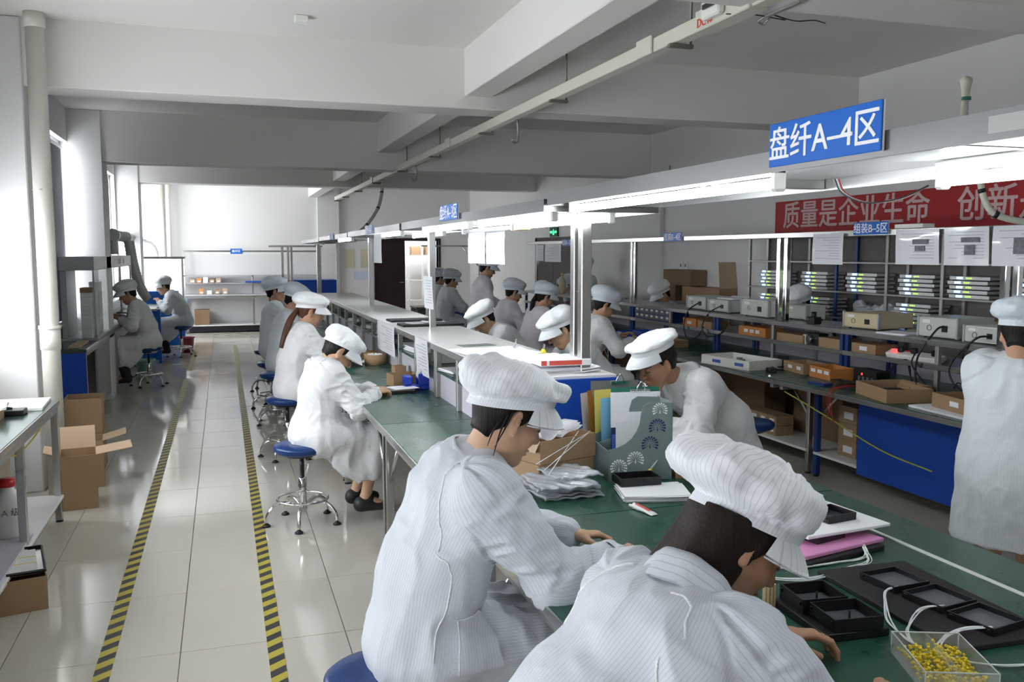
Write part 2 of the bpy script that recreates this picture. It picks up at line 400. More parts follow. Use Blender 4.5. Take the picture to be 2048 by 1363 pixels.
# ceiling slab, transverse and lengthwise beams
cl = struct('ceiling', MB().box(XL - .3, XR + .3, YB - .3, YF + 3.2, ZC, ZC + .15), CEIL)
for (a, b, z) in BEAMS: MB().box(XL, XR, a, b, z, ZC + .02, c=.006).build('beam', CEIL, cl)
ys = [YB] + [v for bm_ in BEAMS for v in bm_[:2]] + [YF]
for i in range(0, len(ys), 2): MB().box(1.84, 2.06, ys[i] + .001, ys[i + 1] - .001, 2.90, ZC + .02, c=.006).build('beam', CEIL, cl)
lp = thing('ceiling_lamp', 'small white ceiling lamp base on the slab before the first beam', 'lamp', (0.55, 6.28, ZC))
MB().box(-.045, .045, -.04, .04, -.045, 0, c=.006).build('lamp_body', WHITEP, lp)

# left wall with window openings between the piers
WB = [(-3.2, -1.35), (-0.7, 2.82), (3.50, 6.72), (7.40, 11.00), (11.50, 15.50), (16.1, 20.0)]
wl = MB()
wl.box(XL - .2, XL, YB - .2, YF + .2, 0, 0.95); wl.box(XL - .2, XL, YB - .2, YF + .2, 2.90, ZC)
e = YB - .2
for (a, b) in WB: wl.box(XL - .2, XL, e, a, .95, 2.90); e = b
wl.box(XL - .2, XL, e, YF + .2, .95, 2.90)
wlo = struct('wall_left', wl, WALL)
for (a, b, z) in BEAMS: MB().box(XL - .01, COLX, a - .02, b + .06, 0, ZC, c=.008).build('column', WALL, wlo)
MB().box(XL, COLX, YF - .35, YF, 0, ZC, c=.008).build('column', WALL, wlo)
WINGL = mat('window_glass', (0.9, 0.95, 1.0), 0.03, alpha=0.12)
ALU = mat('white_window_frame', (0.75, 0.77, 0.78), 0.35)
BLINDS = {0: (-3.2, -1.35, 1.5, 2.85), 1: (-0.7, 2.82, 1.55, 2.85), 2: (3.50, 6.72, 1.95, 2.85), 3: (7.40, 10.82, .96, 2.82), 4: (11.50, 15.1, .96, 2.82), 5: (16.1, 17.2, .96, 2.80)}  # first three blinds are out of view, added to cut the near daylight
for i, (a, b) in enumerate(WB):
    w = link('window_%d' % (i + 1), None); w['kind'] = 'structure'
    f = MB(); x0, x1 = XL - .13, XL - .07
    f.box(x0, x1, a, a + .05, .95, 2.9, c=.004); f.box(x0, x1, b - .05, b, .95, 2.9, c=.004)
    f.box(x0, x1, a, b, .95, 1.0, c=.004); f.box(x0, x1, a, b, 2.85, 2.9, c=.004)
    n = 3
    for k in range(1, n): f.box(x0, x1, a + (b - a) * k / n - .03, a + (b - a) * k / n + .03, 1.0, 2.85, c=.004)
    f.build('window_frame', ALU, w)
    for k in range(n):
        MB().box(XL - .105, XL - .1, a + (b - a) * k / n + .03, a + (b - a) * (k + 1) / n - .03, 1.0, 2.85).build('pane', WINGL, w)
    MB().box(XL - .2, XL + .03, a - .02, b + .02, .93, .955, c=.004).build('window_sill', WLAM, w)
    if i in BLINDS:
        ya, yb, za, zb = BLINDS[i]
        bl = MB().box(XL - .045, XL - .040, ya, yb, za, zb).build('roller_blind', BLIND, w)
        MB().cyl((XL - .04, ya, zb), (XL - .04, yb, zb), .018, n=10).build('blind_roller', ALU, bl)
    portal((XL - .15, (a + b) / 2, 1.925), (0, R_(-90), 0), 1.95, b - a)
# far wall with a doorway to a store room
wf = MB(); D0, D1, DZ = 3.34, 4.78, 1.95
wf.box(XL - .2, D0, YF, YF + .18, 0, ZC); wf.box(D1, XR + .2, YF, YF + .18, 0, ZC); wf.box(D0, D1, YF, YF + .18, DZ, ZC)
wfo = struct('wall_far', wf, WALL)
MB().box(2.02, 2.5, YF - .10, YF, 0, ZC, c=.006).build('column', WALL, wfo)
wr = struct('wall_right', MB().box(XR, XR + .2, YB - .2, YF + .2, 0, ZC), WALL)
MB().box(XR - .06, XR, 10.6, 11.7, 0, 2.7, c=.006).build('column', WALL, wr)
# back wall behind the photographer
struct('wall_back', MB().box(XL - .2, XR + .2, YB - .2, YB, 0, ZC), WALL)
# store room behind the doorway
st = MB(); st.box(2.9, 5.6, YF + 2.5, YF + 2.6, 0, 2.6); st.box(2.8, 2.9, YF + .18, YF + 2.6, 0, 2.6); st.box(5.6, 5.7, YF + .18, YF + 2.6, 0, 2.6); st.box(2.8, 5.7, YF + .18, YF + 2.6, 2.55, 2.65)
struct('wall_store', st, WALL)
sl = thing('added_store_lamp', 'unseen fluorescent lamp added to brighten the store room', 'lamp', (4.2, YF + 1.2, 2.48))  # unseen lamp, added so the store room looks bright through the doorway
MB().box(-.6, .6, -.05, .05, -.03, .05).build('lamp_body', WHITEP, sl); MB().cyl((-.58, 0, -.05), (.58, 0, -.05), .016, n=8).build('tube', TUBEB, sl)
# doors
d1 = link('door_1', None); d1['kind'] = 'structure'
f = MB(); f.box(D0 - .06, D0, YF - .02, YF + .2, 0, DZ + .06, c=.004); f.box(D1, D1 + .06, YF - .02, YF + .2, 0, DZ + .06, c=.004); f.box(D0, D1, YF - .02, YF + .2, DZ, DZ + .06, c=.004)
f.build('door_frame', BROWN, d1)
lf = MB().box(D0, D0 + .66, YF + .02, YF + .06, 0.01, DZ, c=.004).build('door_leaf', BROWN, d1)
MB().cyl((D0 + .6, YF + .02, 1.0), (D0 + .6, YF - .03, 1.0), .012).box(D0 + .52, D0 + .61, YF - .035, YF - .02, .99, 1.01).build('door_handle', STEEL, lf)
d2 = link('door_2', None); d2['kind'] = 'structure'
f = MB(); ya, yb = 13.85, 15.55
f.box(XR - .03, XR + .02, ya - .07, ya, 0, 1.95); f.box(XR - .03, XR + .02, yb, yb + .07, 0, 1.95); f.box(XR - .03, XR + .02, ya - .07, yb + .07, 1.88, 1.95); f.build('door_frame', BROWN, d2)
for k in (0, 1):
    a = ya + k * (yb - ya) / 2
    lf = MB().box(XR - .018, XR + .01, a + .004, a + (yb - ya) / 2 - .004, .01, 1.88, c=.003).build('door_leaf', BROWN, d2)
    MB().box(XR - .06, XR - .015, (a + .77 if k == 0 else a + .05), (a + .80 if k == 0 else a + .08), .95, 1.1, c=.004).build('door_handle', STEEL, lf)
# skirting
struct('baseboard_far', MB().box(XL, D0 - .06, YF - .012, YF, 0, .10).box(D1 + .06, XR, YF - .012, YF, 0, .10), mat('dark_skirting', (0.05, 0.045, 0.045), .5))
struct('baseboard_right', MB().box(XR - .012, XR, YB, ya - .08, 0, .10).box(XR - .012, XR, yb + .08, YF, 0, .10), mat('dark_skirting'))

# hazard tapes on the floor
def tape(x, a, b, label, dx=0.0):
    L = b - a; m = MB(); n = 2
    m.box(-.032, .032, 0, L, 0, .0012)
    o = m.build('floor_tape', TAPE, None, (x, a, .0006)); o.rotation_euler = (0, 0, -math.atan2(dx, L)); tag(o, label, 'tape')
tape(-.51, 2.2, 12.55, 'long yellow and black hazard tape on the floor nearer the left benches')
tape(-.50, 13.4, 17.1, 'short worn end of yellow hazard tape beside the far seated worker')
tape(.164, 2.2, 16.9, 'long yellow and black hazard tape on the floor beside the blue stools')

# drain pipes by the columns
def pipe(x, y, z0, label, r=.060):
    t = thing('drain_pipe', label, 'pipe', (x, y, 0))
    MB().cyl((0, 0, 0), (0, 0, ZC - .002), r, n=20).build('pipe_body', PIPE, t)
    MB().cyl((0, 0, 1.02), (0, 0, 1.16), r + .006, n=20).cyl((0, 0, 1.16), (0, 0, 1.185), r + .012, n=20).build('coupling', PIPE, t)
    MB().cyl((0, 0, ZC - .10), (0, 0, ZC - .001), r + .008, n=20).build('coupling', PIPE, t)
    for z in (.6, 2.1): MB().tube([(r + .003, 0, z), (0, r + .003, z), (-r - .003, 0, z), (0, -r - .003, z)], .006, 6, closed=True).build('pipe_clip', DULL, t)
pipe(-1.14, 6.74, 0, 'cream plastic drain pipe running floor to ceiling by the nearest column')
pipe(-1.19, 19.85, 0, 'cream plastic drain pipe in the far left corner')
pipe(-1.05, 19.85, 0, 'second cream drain pipe in the far left corner, right of its twin', r=.045)

# overhead cable trunking with hangers
ct = thing('cable_trunking', 'long cream overhead cable trunking hanging on iron rods below the lengthwise beam', 'trunking', (2.13, 0, 2.72))
MB().box(-.035, .035, 2.2, 17.6, -.035, .035, c=.004).build('duct_body', TRAYM, ct)
for y in (2.55, 3.95, 5.6, 7.3, 9.2, 10.95, 12.9, 14.7, 16.3, 17.5):
    h = MB(); h.box(-.055, .075, y - .015, y + .015, -.055, -.037, c=.003); h.build('bracket', ANGLE, ct)
    h = MB(); h.cyl((.065, y, -.055), (.065, y, ZC - 2.72), .007, n=6); h.build('hanger_rod', ANGLE, ct)
for y in (4.2, 8.4, 13.0): MB().box(-.05, -.036, y - .05, y + .12, -.04, .05, c=.004).build('tap_off_cover', TRAYM, ct)
for y in (6.55, 10.3): MB().tube(bez([(.04, y, -.03), (.045, y, -.13), (.03, y - .03, -.2), (-.02, y - .08, -.21), (-.03, y - .1, -.19)], 12), .009, 6).build('hook', DULL, ct)
tb = thing('tap_off_box', 'cream switch box with red lettering on the overhead trunking', 'switch box', (2.13, 3.55, 2.72))
MB().box(-.05, .045, -.28, .16, -.042, .05, c=.005).build('box_body', TRAYM, tb)
MB().box(-.085, -.05, -.1, 0.05, -.02, .06, c=.008).build('breaker', WHITEP, tb)
MB().box(-.095, -.085, -.07, .02, .02, .04).build('breaker_switch', BLACK, tb)
o = link('lettering', text_mesh('DC40', .055, SIGNR, .0005, .001), tb, (-.052, .07, -.012), rot=(R_(90), 0, R_(-90)))
# old fittings hanging at the near end
m = MB(); m.tube(bez([(0, 0, 0), (.05, -.15, .02), (.2, -.25, -.02), (.3, -.5, .05)], 16), .008, 6)
# emergency exit sign on the right wall
ex = thing('exit_sign', 'green lit emergency exit sign high on the far right wall', 'exit sign', (XR, 14.66, 1.96))
MB().box(-.03, 0, -.19, .19, 0, .16, c=.004).build('sign_case', EXITD, ex)
m = MB(); 
for (a, b, c, d) in [(-.15, -.06, .06, .1), (-.17, -.13, .075, .09), (.06, .15, .06, .1), (.13, .17, .075, .09)]: m.box(-.033, -.03, a, b, c, d)
m.box(-.033, -.03, -.03, .03, .03, .09).box(-.033, -.03, -.012, .012, .095, .125); m.build('sign_symbol', EXITG, ex)
# banner on the right wall
bn = thing('wall_banner', 'long red banner with pale Chinese slogan across the right wall', 'banner', (XR - .004, 0, 0))
MB().box(-.006, .002, 3.6, 8.10, 1.885, 2.205).build('banner_cloth', REDB, bn)
link('lettering', text_mesh('质量是企业生命', .285, BANTX, .001, .005, 'LEFT', 1.03), bn, (-.0075, 7.96, 2.04), rot=(R_(90), 0, R_(-90)))
link('lettering', text_mesh('创新是', .285, BANTX, .001, .005, 'LEFT', 1.03), bn, (-.0075, 5.66, 2.04), rot=(R_(90), 0, R_(-90)))
# wall sockets, notices
def plate(name, label, cat, loc, size, m_, axis='x', mats=None):
    t = MB()
    if axis == 'x': t.box(-.012, 0, -size[0] / 2, size[0] / 2, -size[1] / 2, size[1] / 2, c=.002)
    else: t.box(-size[0] / 2, size[0] / 2, -.012, 0, -size[1] / 2, size[1] / 2, c=.002)
    o = t.build(name, m_, None, loc); return tag(o, label, cat)
sk = thing('wall_socket', 'white double wall socket above the stacked cartons on the right wall', 'socket', (XR, 10.05, 1.52))
for k in (0, 1):
    q = MB().box(-.012, 0, -.11 + k * .12, -.01 + k * .12, -.05, .05, c=.003).build('socket_plate', WHITEP, sk)
    MB().box(-.0135, -.012, -.08 + k * .12, -.04 + k * .12, -.02, .02).build('socket_holes', GREYD, q)
plate('wall_notice', 'yellowed notice sheet on the far wall, left one of the pair beside the dark door', 'notice', (2.72, YF - .001, 1.55), (.20, .42), mat('yellowed_paper', (.62, .58, .42), .6), 'y')
plate('wall_notice', 'yellowed notice sheet on the far wall, right one of the pair beside the dark door', 'notice', (3.08, YF - .001, 1.55), (.20, .42), mat('yellowed_paper'), 'y')
plate('wall_notice', 'pale blue rounded notice low on the far wall beside the dark door', 'notice', (3.0, YF - .001, 1.17), (.36, .18), mat('pale_blue_notice', (.62, .66, .80), .5), 'y')
plate('wall_clock', 'small dark round gauge on the far wall above the standing workers', 'gauge', (5.2, YF - .001, 1.22), (.12, .12), GREYD, 'y')
# ================================================================== WORKBENCHES
def workbench(label, x0, x1, y0, y1, z, group=None, legs=((0.03, 0.03), (0.97, 0.03), (0.03, 0.97), (0.97, 0.97)), legmat=None, top=GREEN, brace=True, name='workbench', legx=None, under=None, cat='workbench', legin=0.04):
    W_, L_ = x1 - x0, y1 - y0
    t = thing(name, label, cat, ((x0 + x1) / 2, (y0 + y1) / 2, 0), group=group)
    hx, hy = W_ / 2, L_ / 2
    MB().box(-hx + .004, hx - .004, -hy + .002, hy - .002, z - .028, z, c=.003).build('tabletop', top, t)
    for s_ in (-1, 1): MB().box(s_ * hx - (.002 if s_ < 0 else .006), s_ * hx + (.006 if s_ < 0 else .002), -hy, hy, z - .035, z - .003, c=.002).build('edge_trim', STEEL, t)
    r = MB(); a, b = (-hx + legin, hx - legin) if legx is None else (legx[0] - (x0 + x1) / 2, legx[1] - (x0 + x1) / 2)
    r.box(a - .02, a + .02, -hy + .03, hy - .03, z - .075, z - .03, c=.003); r.box(b - .02, b + .02, -hy + .03, hy - .03, z - .075, z - .03, c=.003)
    for yy in (-hy + .06, hy - .06): r.box(-hx + .03, hx - .03, yy - .02, yy + .02, z - .072, z - .031, c=.003)
    r.build('apron_rail', DULL, t)
    lm = legmat or STEEL
    for sx in (a, b):
        for yy in (-hy + .05, hy - .05):
            lg = MB().box(sx - .02, sx + .02, yy - .02, yy + .02, .012, z - .07, c=.003).build('leg', lm, t)
            MB().cyl((sx, yy, 0), (sx, yy, .015), .022, n=10).build('foot', BLACK, lg)
            if brace:
                s_ = 1 if yy < 0 else -1
                MB().tube([(sx, yy + s_ * .015, z - .30), (sx, yy + s_ * .26, z - .07)], .011, 6).build('brace', STEEL, t)
    if under is not None:
        MB().box(a - .03, b + .03, -hy + .04, hy - .04, under - .02, under, c=.003).build('lower_shelf', WLAM, t)
    return t
ZT = 0.76
_seg = [(0.95, 2.83), (2.83, 4.70), (4.70, 6.47), (6.47, 8.34), (8.34, 10.2), (10.2, 12.05), (12.05, 13.9), (13.9, 15.7)]
_lab = ['nearest green-topped central workbench carrying the black trays and foam pads', 'green-topped central workbench carrying the file organiser and bubble wrap',
        'green-topped central workbench with the bare near corner and blue tape dispenser', 'fourth green-topped central workbench from the camera, beside the ponytailed worker',
        'fifth green-topped central workbench from the camera', 'sixth green-topped central workbench from the camera', 'seventh green-topped central workbench from the camera', 'farthest central workbench of the lit row']
for (a, b), l in zip(_seg, _lab): workbench(l, .78, 2.24, a, b, ZT, 'central workbenches')
st = MB().box(-.008, .008, 1.2, 2.83, 0, .003).build('edge_strip', mat('white_cable_strip', (.72, .73, .70), .5), None, (2.03, 0, ZT)); tag(st, 'thin white cable strip lying along the near green workbench', 'strip')

# raised shelf along the middle of the central benches
def shelf_unit(label, y0, y1, blue=False):
    t = thing('desk_shelf', label, 'shelf', (1.53, (y0 + y1) / 2, ZT), group='raised shelves on the central benches')
    hy = (y1 - y0) / 2; hx = .26
    MB().box(-hx + .006, hx - .006, -hy, hy, .31, .34, c=.003).build('top_board', WLAM, t)
    for s_ in (-1, 1): MB().box(s_ * hx - .005, s_ * hx + .005, -hy, hy, .300, .336, c=.002).build('edge_trim', STEEL, t)
    MB().box(-hx + .004, hx - .004, -hy + .01, hy - .01, .165, .185, c=.002).build('lower_board', GREEN, t)
    MB().box(-hx + .03, -hx + .045, -hy + .01, hy - .01, .0, .165).build('kick_panel', LILAC, t)
    MB().box(hx - .045, hx - .03, -hy + .01, hy - .01, .0, .165).build('kick_panel', LILAC, t)
    MB().box(-.006, .006, -hy + .02, hy - .02, .186, .308).build('middle_panel', LILAC, t)
    n = 3
    for k in range(n + 1):
        yy = -hy + .02 + (2 * hy - .04) * k / n
        for s_ in (-1, 1): MB().box(s_ * (hx - .02) - .018, s_ * (hx - .02) + .018, yy - .018, yy + .018, .0, .31, c=.003).build('upright', DULL, t)
    if blue:
        p = MB().box(-hx, hx, -hy - .016, -hy, .01, .325, c=.002).build('end_panel', BLUEP, t)
        for sx in (-hx + .03, -.02, hx - .03):
            for zz in (.04, .30): MB().lathe([(.008, 0), (.007, .003), (.003, .005), (0, .005)], 10, M=RM((sx, -hy - .016, zz), rx=R_(90))).build('bolt', CHROME, p)
    return t
shelf_unit('white-topped raised shelf with blue end panel behind the file organiser', 3.88, 5.52, True)
for (a, b), l in zip([(5.52, 7.42), (7.42, 9.3), (9.3, 11.2), (11.2, 13.1)], ['second white-topped raised shelf, carrying two black trays', 'third white-topped raised shelf from the blue panel', 'fourth white-topped raised shelf from the blue panel', 'farthest raised shelf on the central benches']):
    shelf_unit(l, a, b)

# light gantries over the central benches
def gantry(label, y0, y1, zb, posts, tubes, h=.052, group='light hoods over the central benches'):
    t = thing('light_gantry', label, 'light hood', (1.54, y0, 0), group=group); L = y1 - y0; w = .265
    hd = MB(); hd.box(-w, w, 0, L, zb + h - .006, zb + h); hd.box(-w, -w + .005, 0, L, zb, zb + h - .006); hd.box(w - .005, w, 0, L, zb, zb + h - .006)
    hd.box(-w + .005, w - .005, 0, .005, zb, zb + h - .006); hd.box(-w + .005, w - .005, L - .005, L, zb, zb + h - .006)
    hd.build('hood', HOODS, t)
    MB().box(-w + .008, w - .008, .008, L - .008, zb + h - .016, zb + h - .010).build('reflector', mat('white_reflector', (.82, .84, .86), .25), t)
    for yy in [L * .33, L * .66]: MB().box(-w + .006, w - .006, yy - .015, yy + .015, zb + .004, zb + h - .018, c=.002).build('cross_bar', STEEL, t)
    for (x, yy, z0) in posts:
        MB().box(x - 1.54 - .026, x - 1.54 + .026, yy - y0 - .026, yy - y0 + .026, z0, zb + h - .020, c=.004).build('post', STEEL, t)
    for (x, a, b, lit) in tubes:
        bt = MB().box(x - 1.54 - .018, x - 1.54 + .018, a - y0, b - y0, zb + h - .045, zb + h - .018, c=.004).build('batten', WHITEP, t)
        MB().cyl((x - 1.54, a - y0 + .02, zb + h - .066), (x - 1.54, b - y0 - .02, zb + h - .066), .0145, n=12).build('tube', TUBEM if lit else PLASTR, bt)
        for yy in (a - y0, b - y0 - .028): MB().box(x - 1.54 - .017, x - 1.54 + .017, yy, yy + .028, zb + h - .088, zb + h - .018, c=.006).build('tube_holder', WHITEP, bt)
    return t
gantry('nearest steel light hood carrying the large blue zone sign', .3, 3.46, 1.873, [(1.66, 3.40, ZT)] if 0 else [(1.72, 3.43, ZT)] if 0 else [], [(1.37, 1.98, 3.42, 1), (1.72, .62, 1.82, 1)])
gantry('second steel light hood from the camera, standing on the blue-panelled shelf', 3.50, 6.60, 1.850, [(1.665, 3.99, ZT + .34), (1.665, 4.09, ZT + .34)], [(1.37, 3.62, 4.8, 1), (1.37, 5.0, 6.25, 1), (1.70, 3.75, 4.95, 1), (1.70, 5.2, 6.4, 0)])
gantry('third steel light hood from the camera', 6.68, 9.60, 1.846, [(1.535, 6.74, ZT + .34)], [(1.37, 7.05, 8.25, 1), (1.70, 7.0, 8.2, 1)])
gantry('fourth steel light hood from the camera', 9.66, 12.6, 1.840, [(1.55, 9.80, ZT + .34)], [(1.37, 9.9, 11.1, 1)])
gantry('unlit steel light hood at the far end of the central row', 12.66, 15.6, 1.830, [(1.55, 12.72, ZT + .34), (1.55, 15.5, ZT)], [(1.37, 12.9, 14.1, 0)])
gb = tag(MB().box(-.02, .02, -.01, .14, 0, .05, c=.004).build('lamp_wiring_box', BRASS, None, (1.55, 4.55, 1.80)), 'small brass coloured wiring box under the second light hood', 'wiring box')
# loose wires under the near hood
t = thing('lamp_wires', 'loose white and red lamp wires dangling beside the near right tube', 'wires', (1.70, 1.9, 1.9))
for k, (m_, dx) in enumerate([(WIREW, 0), (WIRER, .006), (WIREB, -.006)]):
    MB().tube(bez([(dx - .10, .16, -.02), (dx - .09, .14, -.06), (dx - .06, .08, -.088), (dx - .02, .0, -.08), (.012, -.055, -.050)], 16), .0022, 5).build('wire', m_, t)
# flexible conduits dropping from the ceiling to the hoods
def conduit(label, pts, r=.02):
    t = thing('cable_conduit', label, 'conduit', pts[0]); P = [Vector(p) - Vector(pts[0]) for p in pts]; c = bez(P, 24)
    MB().tube(c, r, 10).build('conduit_body', TRAYM, t)
    for k in (6, 12, 18):
        i = min(k, len(c) - 2); d = (c[i + 1] - c[i]).normalized()
        MB().cyl(c[i] - d * .01, c[i] + d * .01, r + .003, n=10).build('cable_tie', BLACK, t)
conduit('white cable bundle dropping from the trunking to the far light hood', [(2.13, 12.3, 2.68), (2.10, 12.25, 2.5), (2.02, 12.1, 2.28), (1.85, 12.0, 2.05), (1.66, 11.9, 1.9)], .022)
t = thing('cable_conduit', 'white cable bundle with green ties rising from the near light hood', 'conduit', (1.86, 1.83, 1.93))
MB().tube(bez([(-.06, 0, 0), (-.06, .0, .05), (-.055, .005, .10), (-.045, .015, .15), (-.03, .03, .19)], 12), [.009, .009, .009, .009, .009, .009, .009, .009, .009, .010, .011, .013, .016][:13], 10).build('conduit_body', TRAYM, t)
for z in (.04, .09, .14): MB().cyl((-.062 + z * .1, z * .06, z - .004), (-.062 + z * .1, z * .06, z + .004), .0115, n=10).build('cable_tie', mat('green_tape', (.02, .2, .12), .5), t)
conduit('white cable bundle looping down to the chrome rail beside the red banner', [(3.50, 3.45, 2.12), (3.505, 3.445, 2.03), (3.525, 3.43, 1.93), (3.57, 3.405, 1.865), (3.70, 3.36, 1.83), (3.95, 3.30, 1.83), (4.44, 3.2, 1.86)], .016)
t = thing('ceiling_bracket', 'bent metal bracket with stray wires under the near beam', 'bracket', (2.24, 3.36, 2.69))
MB().box(-.012, .012, -.22, .02, -.012, -.002, c=.003).build('bar', DULL, t); MB().tube(bez([(0, .02, -.004), (-.02, .05, -.02), (.01, .06, -.03), (.02, .03, -.012)], 12), .005, 6).build('hook', DULL, t)
for k in (0, 1): MB().tube(bez([(.02, 0, -.004), (.10 + .05 * k, .03, -.012), (-.06 + .3 * k, .02, -.005), (-.18 + .5 * k, .05, -.004)], 16), .0025, 5).build('wire', WIREB, t)
# thin hanger studs above the near hood
for (y, l) in ((3.02, 'far'), (2.35, 'middle'), (1.42, 'near')):
    t = MB().cyl((0, 0, 0), (0, 0, .075), .004, n=6).box(-.012, .012, -.012, .012, -.003, .003).build('threaded_rod', ANGLE, None, (1.60, y, 1.930)); tag(t, 'short threaded rod on the near light hood, the %s one' % l, 'rod')

# zone signs
def zone_sign(label, txt, x, y0, y1, z0, z1, size=None, group=None, rot=0):
    t = thing('zone_sign', label, 'sign', (x, (y0 + y1) / 2, (z0 + z1) / 2))
    hy, hz = (y1 - y0) / 2, (z1 - z0) / 2
    MB().box(-.005, 0, -hy, hy, -hz, hz, c=.0015).build('sign_board', SIGNB, t)
    MB().box(0.0005, .006, -hy, hy, -hz, hz, c=.0015).build('sign_backing', WHITEP, t)
    me = text_mesh(txt, size or hz * 1.35, SIGNW, .0006, .0012 if hz > .04 else .001)
    link('lettering', me, t, (-.0057, 0, -.004), rot=(R_(90), 0, R_(-90)))
zone_sign('large blue zone sign reading A-4 on the nearest light hood', '盘纤A–4区', 1.268, 1.495, 1.880, 1.884, 1.986, .082)
zone_sign('blue zone sign on the second light hood', '盘纤A–3区', 1.268, 4.89, 5.31, 1.87, 1.96, .09)
zone_sign('small blue zone sign on the third light hood', '盘纤A–2区', 1.268, 7.89, 8.31, 1.85, 1.925, .08)
zone_sign('tiny blue zone sign on the fourth light hood', '盘纤A–1区', 1.268, 10.8, 11.19, 1.84, 1.91, .08)
ls = tag(MB().box(-.0015, 0, -.06, .06, -.015, .015).build('asset_sticker', mat('dull_sticker', (.42, .43, .42), .5), None, (1.2745, 1.18, 1.90)), 'pale sticker on the steel face of the nearest light hood', 'sticker')
link('lettering', text_mesh('1-5', .018, mat('blue_print', (.05, .12, .45), .5), .0002, .0008), ls, (-.002, -.03, 0), rot=(R_(90), 0, R_(-90)))

# hanging sheets
def hang(label, x, y0, y1, z0, z1, name='hanging_sheet', mats=PAPER, lines=True, rz=0.0, cat='paper', facing=-1, ph=0.0):
    t = thing(name, label, cat, (x, (y0 + y1) / 2, z1), rz); hy = (y1 - y0) / 2; H = z1 - z0
    m = MB(); fn = lambda u, v: (.004 * math.sin(v * 3 + ph) * facing + .004 * math.sin(u * 5 + ph) * v, (u - .5) * 2 * hy, -v * H)
    m.sheet(fn, 8, 6, 0, smooth=True); ob = m.build('sheet', mats, t)
    if lines:
        k = MB(); g = random.Random(int(y0 * 1000))
        for i in range(9):
            v = .12 + i * .085; a = .1; b = .1 + g.uniform(.3, .8)
            p = [fn(u, v) for u in (a, b)]
            off = .003 * facing
            k.quad((p[0][0] + off, p[0][1], p[0][2]), (p[1][0] + off, p[1][1], p[1][2]), (p[1][0] + off, p[1][1], p[1][2] - H * .018), (p[0][0] + off, p[0][1], p[0][2] - H * .018))
        ob2 = k.build('print', mat('grey_print', (.45, .47, .52), .6), t); ob2['kind'] = 'stuff'
    return t
hang('blank white sheet hanging under the second light hood, left of a pair', 1.80, 6.17, 6.62, 1.60, 1.858, lines=False, mats=PVC)
hang('blank white sheet hanging under the second light hood, right of a pair', 1.80, 5.70, 6.13, 1.60, 1.858, lines=False, mats=PVC, ph=.2)
hang('white sheet hanging edge-on under the third light hood', 1.30, 7.62, 8.02, 1.59, 1.846, lines=False)
hang('printed sheet taped to the central post of the third hood', 1.50, 6.56, 6.86, 1.25, 1.50, ph=1)
hang('pair-width curled sheet hanging on the shelf front behind the seated woman with clasped hands', 1.255, 6.83, 7.62, .86, 1.105, ph=.6)
hang('narrow sheet hanging on the shelf front above the cartons', 1.255, 5.65, 6.04, .86, 1.105, ph=2)

# ------------------------------------------------------------------ right-hand bench line
_rs = [(1.9, 3.75), (3.75, 5.60), (5.60, 7.45), (7.45, 9.3), (9.3, 11.2), (11.2, 13.1)]
_rl = ['nearest bench of the right-hand line, behind the standing worker', 'right-hand bench with the blue modesty panel and open cartons', 'right-hand bench with the white chassis box, behind the young man',
       'fourth right-hand bench, by the small parts drawers', 'fifth right-hand bench along the wall', 'farthest bench of the right-hand line']
for i, ((a, b), l) in enumerate(zip(_rs, _rl)):
    t = workbench(l, 3.85, 4.95, a, b, .75, 'right-hand workbenches', legx=(4.22, 4.90), legmat=BLUEM if i % 2 else STEEL, under=.19)
    if i < 2:
        MB().box(4.17 - 4.4, 4.185 - 4.4, -(b - a) / 2 + .02, (b - a) / 2 - (.02 if i == 0 else .55), .14, .715, c=.002).build('modesty_panel', BLUEP, t)
    MB().box(4.86 - 4.4, 4.87 - 4.4, -(b - a) / 2 + .02, (b - a) / 2 - .02, .19, .70).build('back_panel', CARDD, t)
# raised two-tier shelf on the right benches
for i, ((a, b), l) in enumerate(zip(_rs, ['raised steel shelf on the nearest right-hand bench', 'raised steel shelf holding the cream instrument', 'raised steel shelf holding the grey instruments', 'raised steel shelf with the small parts drawers', 'fifth raised steel shelf along the right-hand line', 'farthest raised steel shelf along the right-hand line'])):
    t = thing('bench_shelf', l, 'shelf', (4.70, (a + b) / 2, .75), group='raised shelves on the right-hand benches'); hy = (b - a) / 2
    MB().box(-.25, .25, -hy, hy, .325, .35, c=.003).build('top_board', mat('grey_board', (.40, .40, .43), .3), t)
    MB().box(-.256, -.248, -hy, hy, .318, .352, c=.002).build('edge_trim', STEEL, t)
    MB().box(-.25, .24, -hy + .01, hy - .01, .165, .185, c=.002).build('lower_board', mat('grey_board'), t)
    MB().box(-.256, -.25, -hy + .01, hy - .01, .160, .195, c=.002).build('edge_trim', STEEL, t)
    MB().box(.225, .24, -hy + .01, hy - .01, 0, .165).build('back_panel', LILAC, t)
    for k in range(3):
        yy = -hy + .03 + (2 * hy - .06) * k / 2
        for sx in (-.22, .22): MB().box(sx - .016, sx + .016, yy - .016, yy + .016, 0, .325, c=.003).build('upright', BLUEM if k != 1 else DULL, t)
